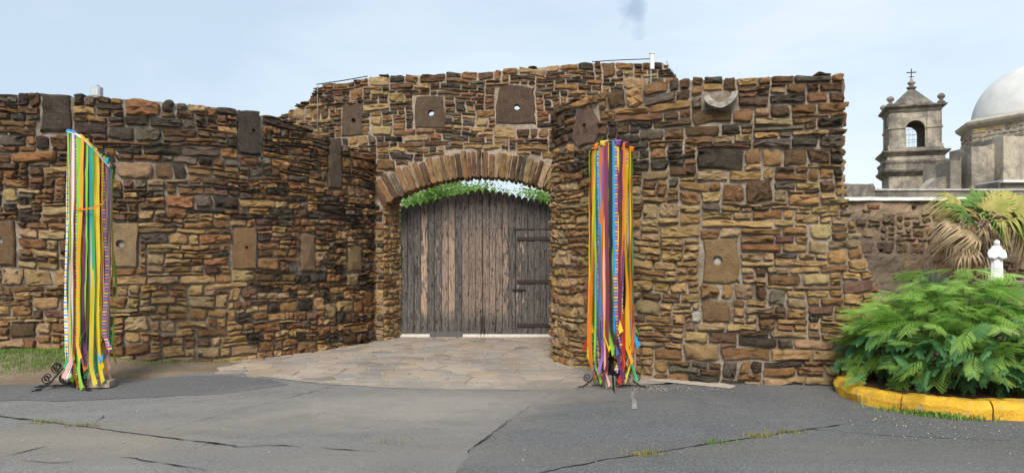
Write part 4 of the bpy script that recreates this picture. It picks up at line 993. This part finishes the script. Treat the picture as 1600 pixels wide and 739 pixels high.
def shrub(x, y, z0, rx, ry, h, nleaf, label, limit=300):
    root = empty('leafy_shrub', (x, y, z0)); tag(root, label, 'shrub', 'feathery shrubs in the planter')
    mb = MB(); tips = []
    for k in range(34):
        a = rl.uniform(0, 6.283); e = rl.uniform(.15, 1.0); o_ = Vector((math.cos(a) * rx * (1 - e * .55), math.sin(a) * ry * (1 - e * .55), h * (.35 + .6 * e)))
        pts_ = [Vector((math.cos(a) * .05, math.sin(a) * .05, 0)).lerp(o_, t) + Vector((0, 0, .22 * h * math.sin(math.pi * t))) for t in (0, .25, .5, .75, .95)]
        mb.tube(pts_, [.013, .011, .009, .006, .003], 5)
    mb.build('stems', M['stem'], root, smooth=True)
    lv = []
    for k in range(nleaf):
        a = rl.uniform(0, 6.283); sz = rl.random() ** .8; el = math.asin(min(1, sz)); shell = rl.uniform(.55, 1.03) if k % 3 else rl.uniform(.85, 1.08)
        lump = 1 + .22 * n3(math.cos(a) * 1.7 + x, math.sin(a) * 1.7, sz * 2.2)
        c = Vector((math.cos(a) * math.cos(el) * rx, math.sin(a) * math.cos(el) * ry, .12 + (h - .12) * math.sin(el))) * shell * lump
        c.z = max(c.z, .12); 
        yaw = a + rl.gauss(0, .5); pitch = R(rl.gauss(6, 12)) if sz > .45 else R(rl.uniform(-50, 10))
        lv.append((c, yaw, pitch, sz * shell, rl.gauss(0, .3)))
    lv.sort(key=lambda t: t[0].y - t[0].z * .4); rest = {True: MB(), False: MB()}
    for k, (c, yaw, pitch, q, roll) in enumerate(lv):
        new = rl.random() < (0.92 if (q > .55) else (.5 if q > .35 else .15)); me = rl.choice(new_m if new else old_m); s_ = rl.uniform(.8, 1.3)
        mt = Matrix.Translation(c) @ Matrix.Rotation(yaw - math.pi / 2, 4, 'Z') @ Matrix.Rotation(pitch, 4, 'X') @ Matrix.Rotation(roll, 4, 'Y') @ Matrix.Diagonal((s_, s_, s_, 1)) @ Matrix.Translation((0, -.18, 0))
        if k < limit: o = link('leaf', me, None, root); o.matrix_basis = mt
        else: rest[new].add([mt @ v.co for v in me.vertices], [tuple(f_.vertices) for f_ in me.polygons], None)
    for new in (True, False):
        if rest[new].v: o = rest[new].build('foliage', M['leaf_new' if new else 'leaf_old'], root); o['kind'] = 'stuff'
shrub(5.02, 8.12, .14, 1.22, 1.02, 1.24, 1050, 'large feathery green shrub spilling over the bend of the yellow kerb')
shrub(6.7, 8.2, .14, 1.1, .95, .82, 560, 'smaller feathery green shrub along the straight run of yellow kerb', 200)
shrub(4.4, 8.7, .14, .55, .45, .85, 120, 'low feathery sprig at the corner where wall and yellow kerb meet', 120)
mb = MB()
for k in range(420):
    x = rl.gauss(4.2, .2); y = 7.30 + (x - 4.35) * -.25 + rl.gauss(0, .05) - max(0, 4.3 - x) * -.5
    blades(mb, x, y - .06, .006, rl.uniform(.02, .07), rl, .009)
o = mb.build('weeds', M['grass']); tag(o, 'green weeds creeping along the foot of the yellow kerb', 'weeds', kind='stuff')
mb = MB()
for k in range(500): blades(mb, rl.gauss(5.75, .22), rl.gauss(7.75, .16), .15, rl.uniform(.06, .22), rl, .007)
o = mb.build('feather_weed', M['grass']); tag(o, 'fine leaved green weed growing behind the straight yellow kerb', 'weeds', kind='stuff')

# spiky rosette plant behind the shrub
def rosette(x, y, z, L, n, label):
    root = empty('spiky_plant', (x, y, .15)); tag(root, label, 'plant'); mb = MB()
    for k in range(n):
        a = rl.uniform(0, 6.283); e = R(rl.uniform(-15, 85)); d = Vector((math.cos(a) * math.cos(e), math.sin(a) * math.cos(e), math.sin(e))); s_ = Vector((-math.sin(a), math.cos(a), 0)) * .009; l_ = L * rl.uniform(.8, 1.1); c = Vector((0, 0, z - .15))
        mb.add([c - s_, c + s_, c + d * l_ * .6 + s_ * .8, c + d * l_ * .6 - s_ * .8, c + d * l_ + Vector((0, 0, -.06 * l_))], [(0, 1, 2, 3), (3, 2, 4)])
    mb.build('blades', mat_leaf('sotol_blade', (0.06, 0.10, 0.06), (0.15, 0.20, 0.13), .15), root); MB().tube([(0, 0, -.05), (0, 0, z - .15)], .09, 8).build('stem', M['stem'], root, smooth=True)
rosette(6.4, 11.3, .85, .68, 260, 'grey green spiky rosette plant before the plaster wall')

# fan palm
def fan_mesh(L, span, nb, droop, rnd, wid=.05):
    mb = MB()
    for k in range(nb):
        an = span * ((k + .5) / nb - .5) * 2; d = Vector((math.sin(an), math.cos(an), 0)); sd_ = Vector((math.cos(an), -math.sin(an), 0)); l_ = L * (1 - .22 * abs(an) / 1.9) * rnd.uniform(.88, 1.06); dr = droop * rnd.uniform(.3, 1.6); tw = rnd.uniform(-.3, .3)
        row = []
        for t, w_ in ((0.02, .15), (.3, .75), (.55, 1.0), (.72, .7), (.86, .4), (1.0, .06)):
            tb = max(0, t - .5) * 2; c = d * l_ * (t - .35 * dr * tb * tb * .5) + Vector((0, 0, -dr * l_ * tb * tb * .75)) + sd_ * tw * tb * l_ * .5; w2 = wid * w_ / 2
            row.append([c - sd_ * w2 + Vector((0, 0, .25 * w2)), c + Vector((0, 0, -.25 * w2)), c + sd_ * w2 + Vector((0, 0, .25 * w2))])
        b = len(mb.v); mb.v += [tuple(q) for r_ in row for q in r_]
        for i in range(len(row) - 1):
            for j in (0, 1): a = b + i * 3 + j; mb.f.append((a, a + 1, a + 4, a + 3))
    return mesh('frond', mb.v, mb.f)
M['palm_g'] = mat_leaf('palm_green', (0.10, 0.20, 0.04), (0.22, 0.33, 0.08), .2, .5, 3)
M['palm_y'] = mat_leaf('palm_yellowing', (0.33, 0.36, 0.08), (0.58, 0.50, 0.18), .25, .55, 6)
M['palm_d'] = mat_leaf('palm_dead', (0.34, 0.24, 0.13), (0.64, 0.50, 0.32), .15, .8, 6)
rp = random.Random(4)
fm = {'g': [fan_mesh(.62, 1.75, 34, .25, rp, .062) for _ in range(2)], 'y': [fan_mesh(.62, 1.7, 34, 1.1, rp, .05) for _ in range(2)], 'd': [fan_mesh(.62, 1.25, 26, 1.7, rp, .042) for _ in range(3)]}
for k, v in fm.items():
    for q in v: q.materials.append(M['palm_' + k])
pd_ = 12.7; PC = px(1538, 352, pd_)
palm = empty('fan_palm', (PC.x, PC.y, .15)); tag(palm, 'shaggy fan palm with green and dead fronds before the plaster wall', 'palm')
mb = MB(); mb.tube([(0, 0, -.1), (.02, 0, .6), (-.02, .02, 1.3), (0, 0, PC.z - .15 + .1)], [.16, .14, .13, .11], 12); trunk = mb.build('trunk', simple('palm_trunk', (0.15, 0.105, 0.075), .95, .5, 25, .03), palm, smooth=True)
mb = MB()
for k in range(260):
    a = rp.uniform(0, 6.283); z = rp.uniform(.7, PC.z - .1); r_ = .13 + rp.uniform(0, .05); c = Vector((math.cos(a) * r_, math.sin(a) * r_, z)); d = Vector((math.cos(a) * .5 + rp.gauss(0, .3), math.sin(a) * .5 + rp.gauss(0, .3), -.9)) * rp.uniform(.1, .28); s_ = Vector((-math.sin(a), math.cos(a), 0)) * .012
    mb.add([c - s_, c + s_, c + d + s_ * .4, c + d - s_ * .4], [(0, 1, 2, 3)])
o = mb.build('dead_thatch', M['palm_d'], palm); o['kind'] = 'stuff'
def frond(tx, ty, dy, kind, pet=.45, face=None, sc=.86):
    """hub aimed at photo pixel (tx, ty), dy metres nearer (-) or beyond (+) the trunk"""
    hub = px(tx, ty, pd_ + dy) - Vector((PC.x, PC.y, .15)); c0 = Vector((0, 0, PC.z - .15)); d = (hub - c0)
    d = d.normalized() if d.length > .01 else Vector((0, -1, .2)).normalized()
    up = Vector((0, -.55, 1)) if face is None else Vector(face); zx = d.cross(up).normalized(); zz = zx.cross(d).normalized()
    mt = Matrix((( zx.x, d.x, zz.x, hub.x), (zx.y, d.y, zz.y, hub.y), (zx.z, d.z, zz.z, hub.z), (0, 0, 0, 1))) @ Matrix.Rotation(rp.gauss(0, .25), 4, 'Y') @ Matrix.Diagonal((sc, sc, sc, 1))
    o = link('frond', rp.choice(fm[kind]), None, palm); o.matrix_basis = mt
    mb = MB(); mid = c0.lerp(hub, .5) + Vector((0, 0, .05)); mb.tube([c0, mid, hub], [.016, .012, .008], 5); mb.build('petiole', M['palm_y'] if kind != 'd' else M['palm_d'], palm, smooth=True)
for q in [(1512, 335, -.1, 'g'), (1500, 322, .0, 'y'), (1545, 345, -.45, 'g', .4, (0, -1, .35)), (1560, 318, .1, 'y'), (1580, 325, -.15, 'y'), (1600, 330, .05, 'y'), (1590, 345, -.2, 'g'), (1620, 345, .0, 'y'), (1535, 322, .25, 'g'), (1525, 330, .3, 'y'),
          (1502, 350, -.1, 'd'), (1506, 372, -.15, 'd'), (1512, 385, -.2, 'd'), (1495, 358, .05, 'd'), (1520, 362, -.3, 'd'), (1560, 372, .15, 'd'), (1580, 350, -.05, 'y'), (1600, 360, .1, 'd'), (1570, 345, -.3, 'y'), (1545, 378, .15, 'd'), (1615, 350, -.1, 'y'), (1535, 385, .1, 'd'), (1590, 335, .25, 'd'), (1550, 330, .0, 'y')]:
    frond(*q)

# white statue on its pedestal
stm = simple('white_statue_paint', (0.80, 0.80, 0.80), .6, .06, 20, .003)
sd0 = 12.0; SB = px(1557, 438, sd0); SH = (438 - 376) * sd0 / F_PX
mb = MB(); k_ = SH / .66
prof = [(.108, 0), (.110, .02), (.100, .06), (.093, .2), (.090, .32), (.098, .40), (.106, .46), (.102, .51), (.070, .55), (.042, .575)]
n = 24; v = []; f = []
for i, (r_, z) in enumerate(prof):
    for k in range(n):
        a = 6.2832 * k / n; fold = 1 + (.07 * math.sin(a * 9 + z * 4) if z < .36 else .02 * math.sin(a * 5)); v.append((r_ * 1.0 * fold * math.cos(a), r_ * .74 * fold * math.sin(a), z))
for i in range(len(prof) - 1):
    for k in range(n): k2 = (k + 1) % n; f.append((i * n + k, i * n + k2, (i + 1) * n + k2, (i + 1) * n + k))
f.append(tuple(range(n))[::-1]); f.append(tuple((len(prof) - 1) * n + k for k in range(n))); mb.add(v, f)
mb.lathe([(.02, .555), (.04, .57), (.05, .60), (.052, .63), (.044, .655), (.024, .67), (.004, .674)], (0, -.012, 0), 16, .92, 1.05)      # head
mb.lathe([(.075, .535), (.07, .56), (.05, .575)], (0, .008, 0), 16, 1.1, .85)                                                                # hood roll
for s_ in (-1, 1):
    mb.tube([(s_ * .085, .0, .50), (s_ * .104, -.02, .44), (s_ * .098, -.055, .385), (s_ * .06, -.085, .38), (s_ * .012, -.092, .395)], [.036, .038, .042, .036, .02], 10)
    mb.tube([(s_ * .04, -.05, .012), (s_ * .045, -.1, .01)], [.024, .016], 8)
mb.tube([(0, -.062, .60), (0, -.074, .612), (0, -.06, .63)], [.008, .012, .006], 6)
mb.tube([(-.012, -.1, .40), (0, -.105, .412), (.012, -.1, .40)], .017, 8)
st = mb.build('statue', stm, None, smooth=True); st.location = SB; st.scale = (k_,) * 3; st.rotation_euler = (0, 0, R(-18)); st.name = 'friar_statue'
rm_ = st.modifiers.new('fuse', 'REMESH'); rm_.mode = 'VOXEL'; rm_.voxel_size = .0075; rm_.use_smooth_shade = True
tag(st, 'white statue of a robed friar with folded hands on a stone pedestal', 'statue')
pdm = MB(); pdm.box(-.24, .24, -.2, .2, 0, SB.z - .15 - .07).box(-.3, .3, -.26, .26, SB.z - .15 - .068, SB.z - .15); o = pdm.build('pedestal', simple('pedestal_stone', (0.24, 0.19, 0.145), .9, .35, 14, .02), None, bevel=.012); o.location = (SB.x + .1, SB.y, .15); tag(o, 'brown stone pedestal carrying the white statue', 'pedestal'); o.name = 'stone_pedestal'

# ------------------------------------------------------------------ walls and church behind
def mat_old_plaster(name, base, dark, warm, scale=1.0):
    m = NT(name); p = m.pos((scale,) * 3); a = m.noise(p, 1.1, 7, .7, .5); b = m.noise(p, 6, 6, .7); c0 = m.noise(p, 28, 4, .7); st_ = m.noise(m.pos((3.2 * scale, 3.2 * scale, .35 * scale)), 1.0, 5, .65)
    c = m.mix(m.ramp(b, [(.35, 0.), (.65, 1.)]), base, warm); c = m.mix(m.ramp(a, [(.43, 0.), (.57, .85)]), c, dark); c = m.mix(m.ramp(st_, [(.5, 0.), (.66, .6)]), c, dark)
    c = m.mix(m.ramp(c0, [(.32, .6), (.48, 0.)]), c, tuple(x * .45 for x in dark))
    return m.done(c, .95, m.math('ADD', m.math('MULTIPLY', b, 1.6), c0), .8, .03, spec=.15)
M['plaster'] = mat_old_plaster('old_wall_plaster', (0.30, 0.215, 0.14), (0.15, 0.12, 0.095), (0.40, 0.285, 0.185))
M['church'] = mat_old_plaster('church_plaster', (0.52, 0.46, 0.37), (0.155, 0.138, 0.118), (0.42, 0.355, 0.27), .45)
M['church_dark'] = mat_old_plaster('church_weathered', (0.27, 0.235, 0.195), (0.10, 0.09, 0.08), (0.36, 0.31, 0.245), .5)
Wp = Plan([(3.9, 14.1), (18.5, 14.1)], smooth=False)
bw = empty('plaster_wall', (8, 14.1, 0)); tag(bw, 'old brown plastered wall with a white cap behind the palm', 'wall')
zw = px(0, 313, 14.1).z
core_mesh(Wp, 0, Wp.L, lambda u: -.1, lambda u: zw, lambda u, z: True, 0, -.45, 180, 36)
mbw = core_mesh(Wp, 0, Wp.L, lambda u: -.1, lambda u: zw, lambda u, z: True, 0, -.45, 180, 36)
mbw.v = [(x, y + (.05 * n3(x * 2.5, z * 3.5, 6) + .03 * n3(x * 8, z * 10, 1) if y < 14.3 else 0), z) for (x, y, z) in mbw.v]
mbw.build('wall_body', M['plaster'], bw, smooth=False)
cells = [c_ for c_ in pack(.5, 7.5, .6, zw - .05, lambda s, z: True, [], rw, lambda s, z: .30, lambda s, z: .13) if n3(c_[0] * .9, c_[1] * 1.2, 55) > .06 or rw.random() < .12]
build_stones(bw, Wp, cells, lambda u, v: dict(pl1=4, pl2=3, umber=2, brown=2, dark=1.2 if v > 2.1 else .4), rw, .022, .04, lambda x, y, u, v: x > 1330, limit=120)
mb = MB(); n = 60
for i in range(n + 1):
    x = 3.9 + 14.6 * i / n; dz = .012 * n3(x * 3, 1)
    mb.v += [(x, 14.03, zw - .01 + dz), (x, 14.03, zw + .055 + dz), (x, 14.6, zw + .07 + dz), (x, 14.6, zw - .01)]
    if i: a = 4 * i - 4; mb.f += [(a, a + 4, a + 5, a + 1), (a + 1, a + 5, a + 6, a + 2), (a + 2, a + 6, a + 7, a + 3)]
mb.build('cap', simple('limewashed_cap', (0.74, 0.73, 0.71), .8, .12, 8), bw); childfix(bw)
pw = empty('parapet_wall', (18, 24, 0)); tag(pw, 'dark weathered stone parapet running beyond the plaster wall', 'wall')
Pp = Plan([(10.2, 24), (26, 24)], smooth=False); zp = px(0, 297, 24).z
def ztP(u): x = 10.2 + u; X1 = px(1366, 0, 24).x; return (zp + .2 if x < X1 else zp) + .03 * n3(x * 3, 4)
core_mesh(Pp, 0, Pp.L, lambda u: 0, ztP, lambda u, z: True, 0, -.6, 160, 30).build('wall_body', M['church_dark'], pw)
MB().box(px(1366, 0, 24).x, 26, 23.95, 24.65, zp - .02, zp + .04).build('coping', simple('parapet_coping', (0.45, 0.43, 0.40), .9, .3, 6), pw); childfix(pw)

# bell tower
TD = 61.0; TX = (1424 - 800) * TD / F_PX; zy = lambda y, d=TD: EYE + (HZ - y) * d / F_PX
tw = empty('bell_tower', (TX, TD, 0), R(-19.0)); tag(tw, 'stone church bell tower with arched openings, pyramid roof and cross', 'tower')
def course(name, levels, mat, n=4, rot=math.pi / 4, parent=tw, loc=None):
    mb = MB(); v = []; f = []
    for (h, z) in levels:
        r_ = h / math.cos(math.pi / n); v += [(r_ * math.cos(rot + 6.2832 * k / n), r_ * math.sin(rot + 6.2832 * k / n), z) for k in range(n)]
    for i in range(len(levels) - 1):
        for k in range(n): k2 = (k + 1) % n; f.append((i * n + k, i * n + k2, (i + 1) * n + k2, (i + 1) * n + k))
    f.append(tuple(range(n))[::-1]); f.append(tuple((len(levels) - 1) * n + k for k in range(n))); mb.add(v, f)
    return mb.build(name, mat, parent, loc=loc)
course('shaft', [(1.95, 0), (1.95, zy(278))], M['church'])
course('cornice', [(1.95, zy(279)), (2.12, zy(276)), (2.35, zy(272)), (2.40, zy(269)), (2.25, zy(267)), (2.2, zy(261)), (2.3, zy(257)), (2.28, zy(255)), (2.1, zy(254))], M['church_dark'])
course('plinth', [(2.08, zy(255)), (2.05, zy(248))], M['church'])
course('cornice', [(2.05, zy(249)), (2.2, zy(246)), (2.42, zy(242)), (2.42, zy(240)), (2.05, zy(239)), (1.95, zy(236)), (1.8, zy(235))], M['church_dark'])
zb0, zt0, ow, sprz, th_ = zy(236), zy(180), .70, zy(207), .42; hb = 1.78
mbp = MB()
for k in range(4):
    Mr = Matrix.Rotation(k * math.pi / 2, 4, 'Z')
    v = []; f = []; N = 12; arc = [(-ow * math.cos(math.pi * i / N), sprz + ow * math.sin(math.pi * i / N)) for i in range(N + 1)]
    for y in (-hb, -hb + th_): v += [Mr @ Vector((a, y, b)) for a, b in arc] + [Mr @ Vector((a, y, zt0)) for a, b in arc]
    o2 = 2 * (N + 1)
    for i in range(N): f += [(i, i + 1, N + 1 + i + 1, N + 1 + i), (o2 + i, o2 + N + 1 + i, o2 + N + 2 + i, o2 + i + 1), (i, o2 + i, o2 + i + 1, i + 1)]
    mbp.add(v, f); mbp.box(ow, hb, -hb, -hb + th_, zb0, zt0, Mr); mbp.box(-hb + th_, -ow, -hb, -hb + th_, zb0, zt0, Mr)
mbp.build('belfry_wall', M['church'], tw)
for k in range(4):
    Mr = Matrix.Rotation(k * math.pi / 2, 4, 'Z')
    for sx in (-1, 1):
        mb = MB(); a, b = sorted((sx * (ow + .12), sx * (hb - .02))); mb.box(a, b, -hb - .10, -hb + .002, zb0, zt0 - .1, Mr); mb.box(a - .05, b + .05, -hb - .18, -hb + .003, zy(206), zy(203), Mr); mb.box(a - .06, b + .06, -hb - .2, -hb + .003, zb0, zb0 + .28, Mr)
        mb.build('pilaster', M['church'], tw)
    mb = MB()
    for i in range(4): x = -.45 + .3 * i; mb.box(x - .007, x + .007, -hb + .3, -hb + .314, zb0, sprz + .3, Mr)
    for z in (zb0 + .5, zb0 + 1.1, sprz): mb.box(-ow, ow, -hb + .3, -hb + .33, z - .012, z + .012, Mr)
    mb.build('grille', M['iron'], tw)
course('cornice', [(1.8, zy(182)), (1.9, zy(179)), (1.95, zy(176)), (2.2, zy(173)), (2.22, zy(171)), (1.9, zy(170)), (1.5, zy(169.5))], M['church_dark'])
course('roof', [(1.52, zy(170)), (1.50, zy(165)), (1.42, zy(163)), (.26, zy(141)), (.2, zy(140))], M['church_dark'], 8, math.pi / 8)
MB().lathe([(.2, 0), (.36, .12), (.4, .2), (.2, .3), (.16, .42), (.3, .52), (.32, .6), (.14, .72), (.1, .9), (.04, 1.0)], (0, 0, zy(141)), 12).build('finial', M['church_dark'], tw, smooth=True)
zc = zy(125); MB().box(-.035, .035, -.035, .035, zc, zy(108)).box(-.36, .36, -.03, .03, zy(114.5), zy(113)).box(-.2, .2, -.02, .02, zy(121), zy(120)).build('cross', M['iron'], tw)
for sx in (-1, 1):
    for sy in (-1, 1): MB().lathe([(.28, 0), (.3, .12), (.16, .22), (.13, .32), (.27, .46), (.3, .58), (.2, .72), (.05, .8)], (sx * 1.82, sy * 1.82, zy(170.5)), 10).build('corner_urn', M['church_dark'], tw, smooth=True)

# domed church body
CX, CYD, CR = 35.65, 50.0, 4.5
ch = empty('domed_church', (CX, CYD, 0)); tag(ch, 'pale domed church with a stone drum and stepped buttress walls', 'church')
zc_ = zy(193, CYD); PHI = R(2.2)
oct_ = [(CX + CR * math.cos(PHI + math.pi / 4 * k), CYD + CR * math.sin(PHI + math.pi / 4 * k)) for k in range(8)]
mort = mat_mortar('drum_mortar', (0.60, 0.55, 0.47), (0.48, 0.43, 0.36))
course('drum', [(CR * math.cos(math.pi / 8) - .03, 0), (CR * math.cos(math.pi / 8) - .03, zc_ - .3)], mort, 8, PHI, ch)
for k in range(8):
    a, b = oct_[k], oct_[(k + 1) % 8]; Dp = Plan([a, b], smooth=False); nrm = Dp.at(.1)[1]
    if nrm.dot(Vector((CX, CYD, 0))) > 0: continue
    cells = pack(0, Dp.L, 5.2, zc_ - .35, lambda s, z: True, [], rw, lambda s, z: .58, lambda s, z: .36, .1, .08)
    for (u, v, hu, hv) in cells:
        vs_, fs = stone_verts(Dp.p3, u, v, max(.05, hu - .045), max(.05, hv - .045), rw, .03, .1)
        o = stone_obj([q - Vector((CX, CYD, 0)) for q in vs_], fs, pick(rw, dict(drum=5, drum2=4, tan=1.5)), ch)
ca = CR * math.cos(math.pi / 8)
course('cornice', [(ca, zc_ - .4), (ca + .12, zc_ - .32), (ca + .3, zc_ - .16), (ca + .36, zc_), (ca + .3, zc_ + .08), (3.9, zc_ + .3)], simple('cornice_stone', (0.42, 0.37, 0.30), .9, .25, 3, .05), 8, PHI, ch)
mb = MB(); mb.lathe([(3.83 * math.cos(R(a)), 3.83 * math.sin(R(a)) + .12) for a in range(0, 90, 5)] + [(.02, 3.95)], (0, 0, zc_), 48); mb.build('dome', simple('dome_render', (0.58, 0.575, 0.555), 1.0, .14, .8, .004, 0., .03), ch, smooth=True)
def cbox(name, x0, x1, y0, d, dep, mat, slope=0):
    X0, X1, Z = (x0 - 800) * d / F_PX, (x1 - 800) * d / F_PX, zy(y0, d); mb = MB(); mb.box(X0, X1, d, d + dep, 0, Z)
    if slope: mb.v = [(x, y, z + (slope if (z > 1 and x < X0 + .01) else 0)) for (x, y, z) in mb.v]
    mb.v = [(x - CX, y - CYD, z) for (x, y, z) in mb.v]; return mb.build(name, mat, ch)
cbox('wall', 1500, 1600, 241, 44.2, 4, M['church'], -.2)
cbox('buttress', 1485, 1502, 251, 43.6, 2.5, M['church'])
cbox('buttress', 1518, 1541, 229, 43.2, 2.2, M['church'])
cbox('wall', 1541, 1569, 214, 43.4, 3, M['church'], -.75)
cbox('wall', 1568, 1700, 213, 42.6, 4, M['church'])
cbox('stair_wall', 1456, 1486, 268, 44.0, 2, M['church'], -1.1)
cbox('ledge', 1560, 1640, 284, 40.5, 2, M['church_dark'])
q_ = cbox('coping', 1568, 1612, 281, 40.2, 2.4, simple('ledge_white', (0.7, 0.69, 0.67), .8, .1, 3)); zq = max(v_.co.z for v_ in q_.data.vertices)
for v_ in q_.data.vertices: v_.co.z = max(v_.co.z, zq - .14)

# ------------------------------------------------------------------ trees beyond the gate
M['tree_leaf'] = mat_leaf('tree_leaf', (0.10, 0.22, 0.035), (0.30, 0.46, 0.11), .35, .6, 3.)
M['bark'] = simple('bark', (0.13, 0.10, 0.075), .95, .4, 12, .03)
rt = random.Random(12)
def tree(x, y, h, rad, nclump, label):
    root = empty('leafy_tree', (x, y, 0)); tag(root, label, 'tree', 'trees beyond the gate'); mb = MB()
    mb.tube([(0, 0, -.1), (.05, 0, h * .2), (-.03, .05, h * .42)], [.16, .12, .10], 9); cl = []
    for k in range(9):
        a = 6.283 * k / 9 + rt.uniform(-.3, .3); e = Vector((math.cos(a) * rad * .7, math.sin(a) * rad * .7, h * rt.uniform(.55, .85))); mb.tube([(-.03, .05, h * .38), Vector((0, 0, h * .38)).lerp(e, .5) + Vector((0, 0, .15)), e], [.06, .035, .012], 6)
    mb.build('trunk', M['bark'], root, smooth=True); lf = MB()
    for k in range(nclump):
        a, el, q = rt.uniform(0, 6.283), math.asin(rt.uniform(-.6, 1)), rt.uniform(.45, 1.0); g = 1 + .3 * n3(math.cos(a) * 1.5 + x, math.sin(a) * 1.5, el * 1.5)
        c = Vector((math.cos(a) * math.cos(el) * rad, math.sin(a) * math.cos(el) * rad, h * .62 + math.sin(el) * h * .36)) * 1; c = Vector((c.x * q * g, c.y * q * g, h * .62 + (c.z - h * .62) * q * g))
        sc_l = rt.choice([.8, 1., 1.5]); 
        for j in range(36):
            o_ = c + Vector((rt.gauss(0, .13), rt.gauss(0, .13), rt.gauss(0, .10))); d = Vector((rt.gauss(0, 1), rt.gauss(0, 1), rt.gauss(0, .6))).normalized(); s_ = d.cross(Vector((rt.gauss(0, 1), rt.gauss(0, 1), 1))).normalized(); l_ = rt.uniform(.05, .10) * sc_l
            lf.add([o_, o_ + d * l_ * .5 + s_ * l_ * .28, o_ + d * l_, o_ + d * l_ * .5 - s_ * l_ * .28], [(0, 1, 2, 3)])
    lf.build('crown', M['tree_leaf'], root)
tree(-1.75, 21.0, 3.9, 2.1, 1000, 'bushy bright green tree showing over the gate planks below the arch crown')
tree(1.1, 21.6, 3.75, 1.5, 640, 'bright green tree showing over the wicket end of the gate')

# ------------------------------------------------------------------ fixtures along the wall tops
M['galv'] = simple('galvanised', (0.42, 0.44, 0.45), .5, .15, 30, .002, .5, .5); M['whitebox'] = simple('white_fixture', (0.70, 0.71, 0.69), .6, .08, 20)
uB, dB = Lp.s_at_px(147); pB = Lp.p3(uB, ztL(uB) - .05, -.12)
lb = empty('lamp_box', pB); tag(lb, 'small grey electrical lamp box on top of the curving wall', 'lamp box')
MB().box(-.07, .07, -.05, .05, .03, .19).build('housing', M['galv'], lb, bevel=.008); MB().box(-.025, .025, -.03, .03, .19, .215).build('lug', M['galv'], lb); MB().box(-.05, .05, -.06, -.05, .06, .16).build('cover', simple('box_cover', (0.5, 0.52, 0.53), .5, .1, 20), lb); MB().tube([(0, 0, -.05), (0, 0, .04)], .02, 8).build('stub', M['galv'], lb)
def pipe(name, pts, r_, mat, label, cat):
    c = Vector(pts[0]); mb = MB(); mb.tube([Vector(q) - c for q in pts], r_, 7); o = mb.build(name, mat, None, smooth=True, loc=c); tag(o, label, cat); return o
us, ds = Gp.s_at_px(500); a = Gp.p3(us, ztG(us) - .02, .06); b = Gp.p3(us, 3.7, .06)
pipe('conduit', [a, a.lerp(b, .5), b], .010, simple('dull_conduit', (0.20, 0.19, 0.18), .7, .2, 20), 'vertical grey conduit down the angled end of the gate wall', 'conduit')
us2, _ = Gp.s_at_px(574)
pipe('cable', [a + Vector((-.02, 0, .03)), Gp.p3((us + us2) / 2, (ztG(us) + ztG(us2)) / 2 + .012, 0), Gp.p3(us2, ztG(us2) + .012, 0)], .010, M['iron'], 'black cable along the top of the gate wall by the conduit', 'cable')
up_, _ = Gp.s_at_px(1018); pz = ztG(up_)
lp_ = empty('floodlight', Gp.p3(up_, pz, .06)); tag(lp_, 'slim white upright light fixture fixed to the gate wall top', 'light fixture')
MB().box(-.04, .04, -.035, .035, -.17, .13).build('housing', M['whitebox'], lp_, bevel=.01); MB().box(-.05, .05, -.045, .045, .13, .15).build('cap', M['whitebox'], lp_); MB().tube([(-.02, 0, -.17), (-.02, .01, -.5)], .01, 6).build('lead', M['galv'], lp_)
uq, _ = Gp.s_at_px(925); pipe('cable', [Gp.p3(uq, ztG(uq) + .0, 0), Gp.p3((uq + up_) / 2, ztG((uq + up_) / 2) + .03, 0), Gp.p3(up_ - .04, pz + .04, .03)], .009, M['iron'], 'black cable strung to the white light fixture on the wall top', 'cable')
e0 = px(1041, 96, GY - .02); e1 = px(1063, 132, GY - .02); pipe('flashing_strip', [e0, e0.lerp(e1, .5), e1], .014, M['galv'], 'grey metal strip down the sloping end of the gate wall', 'flashing')
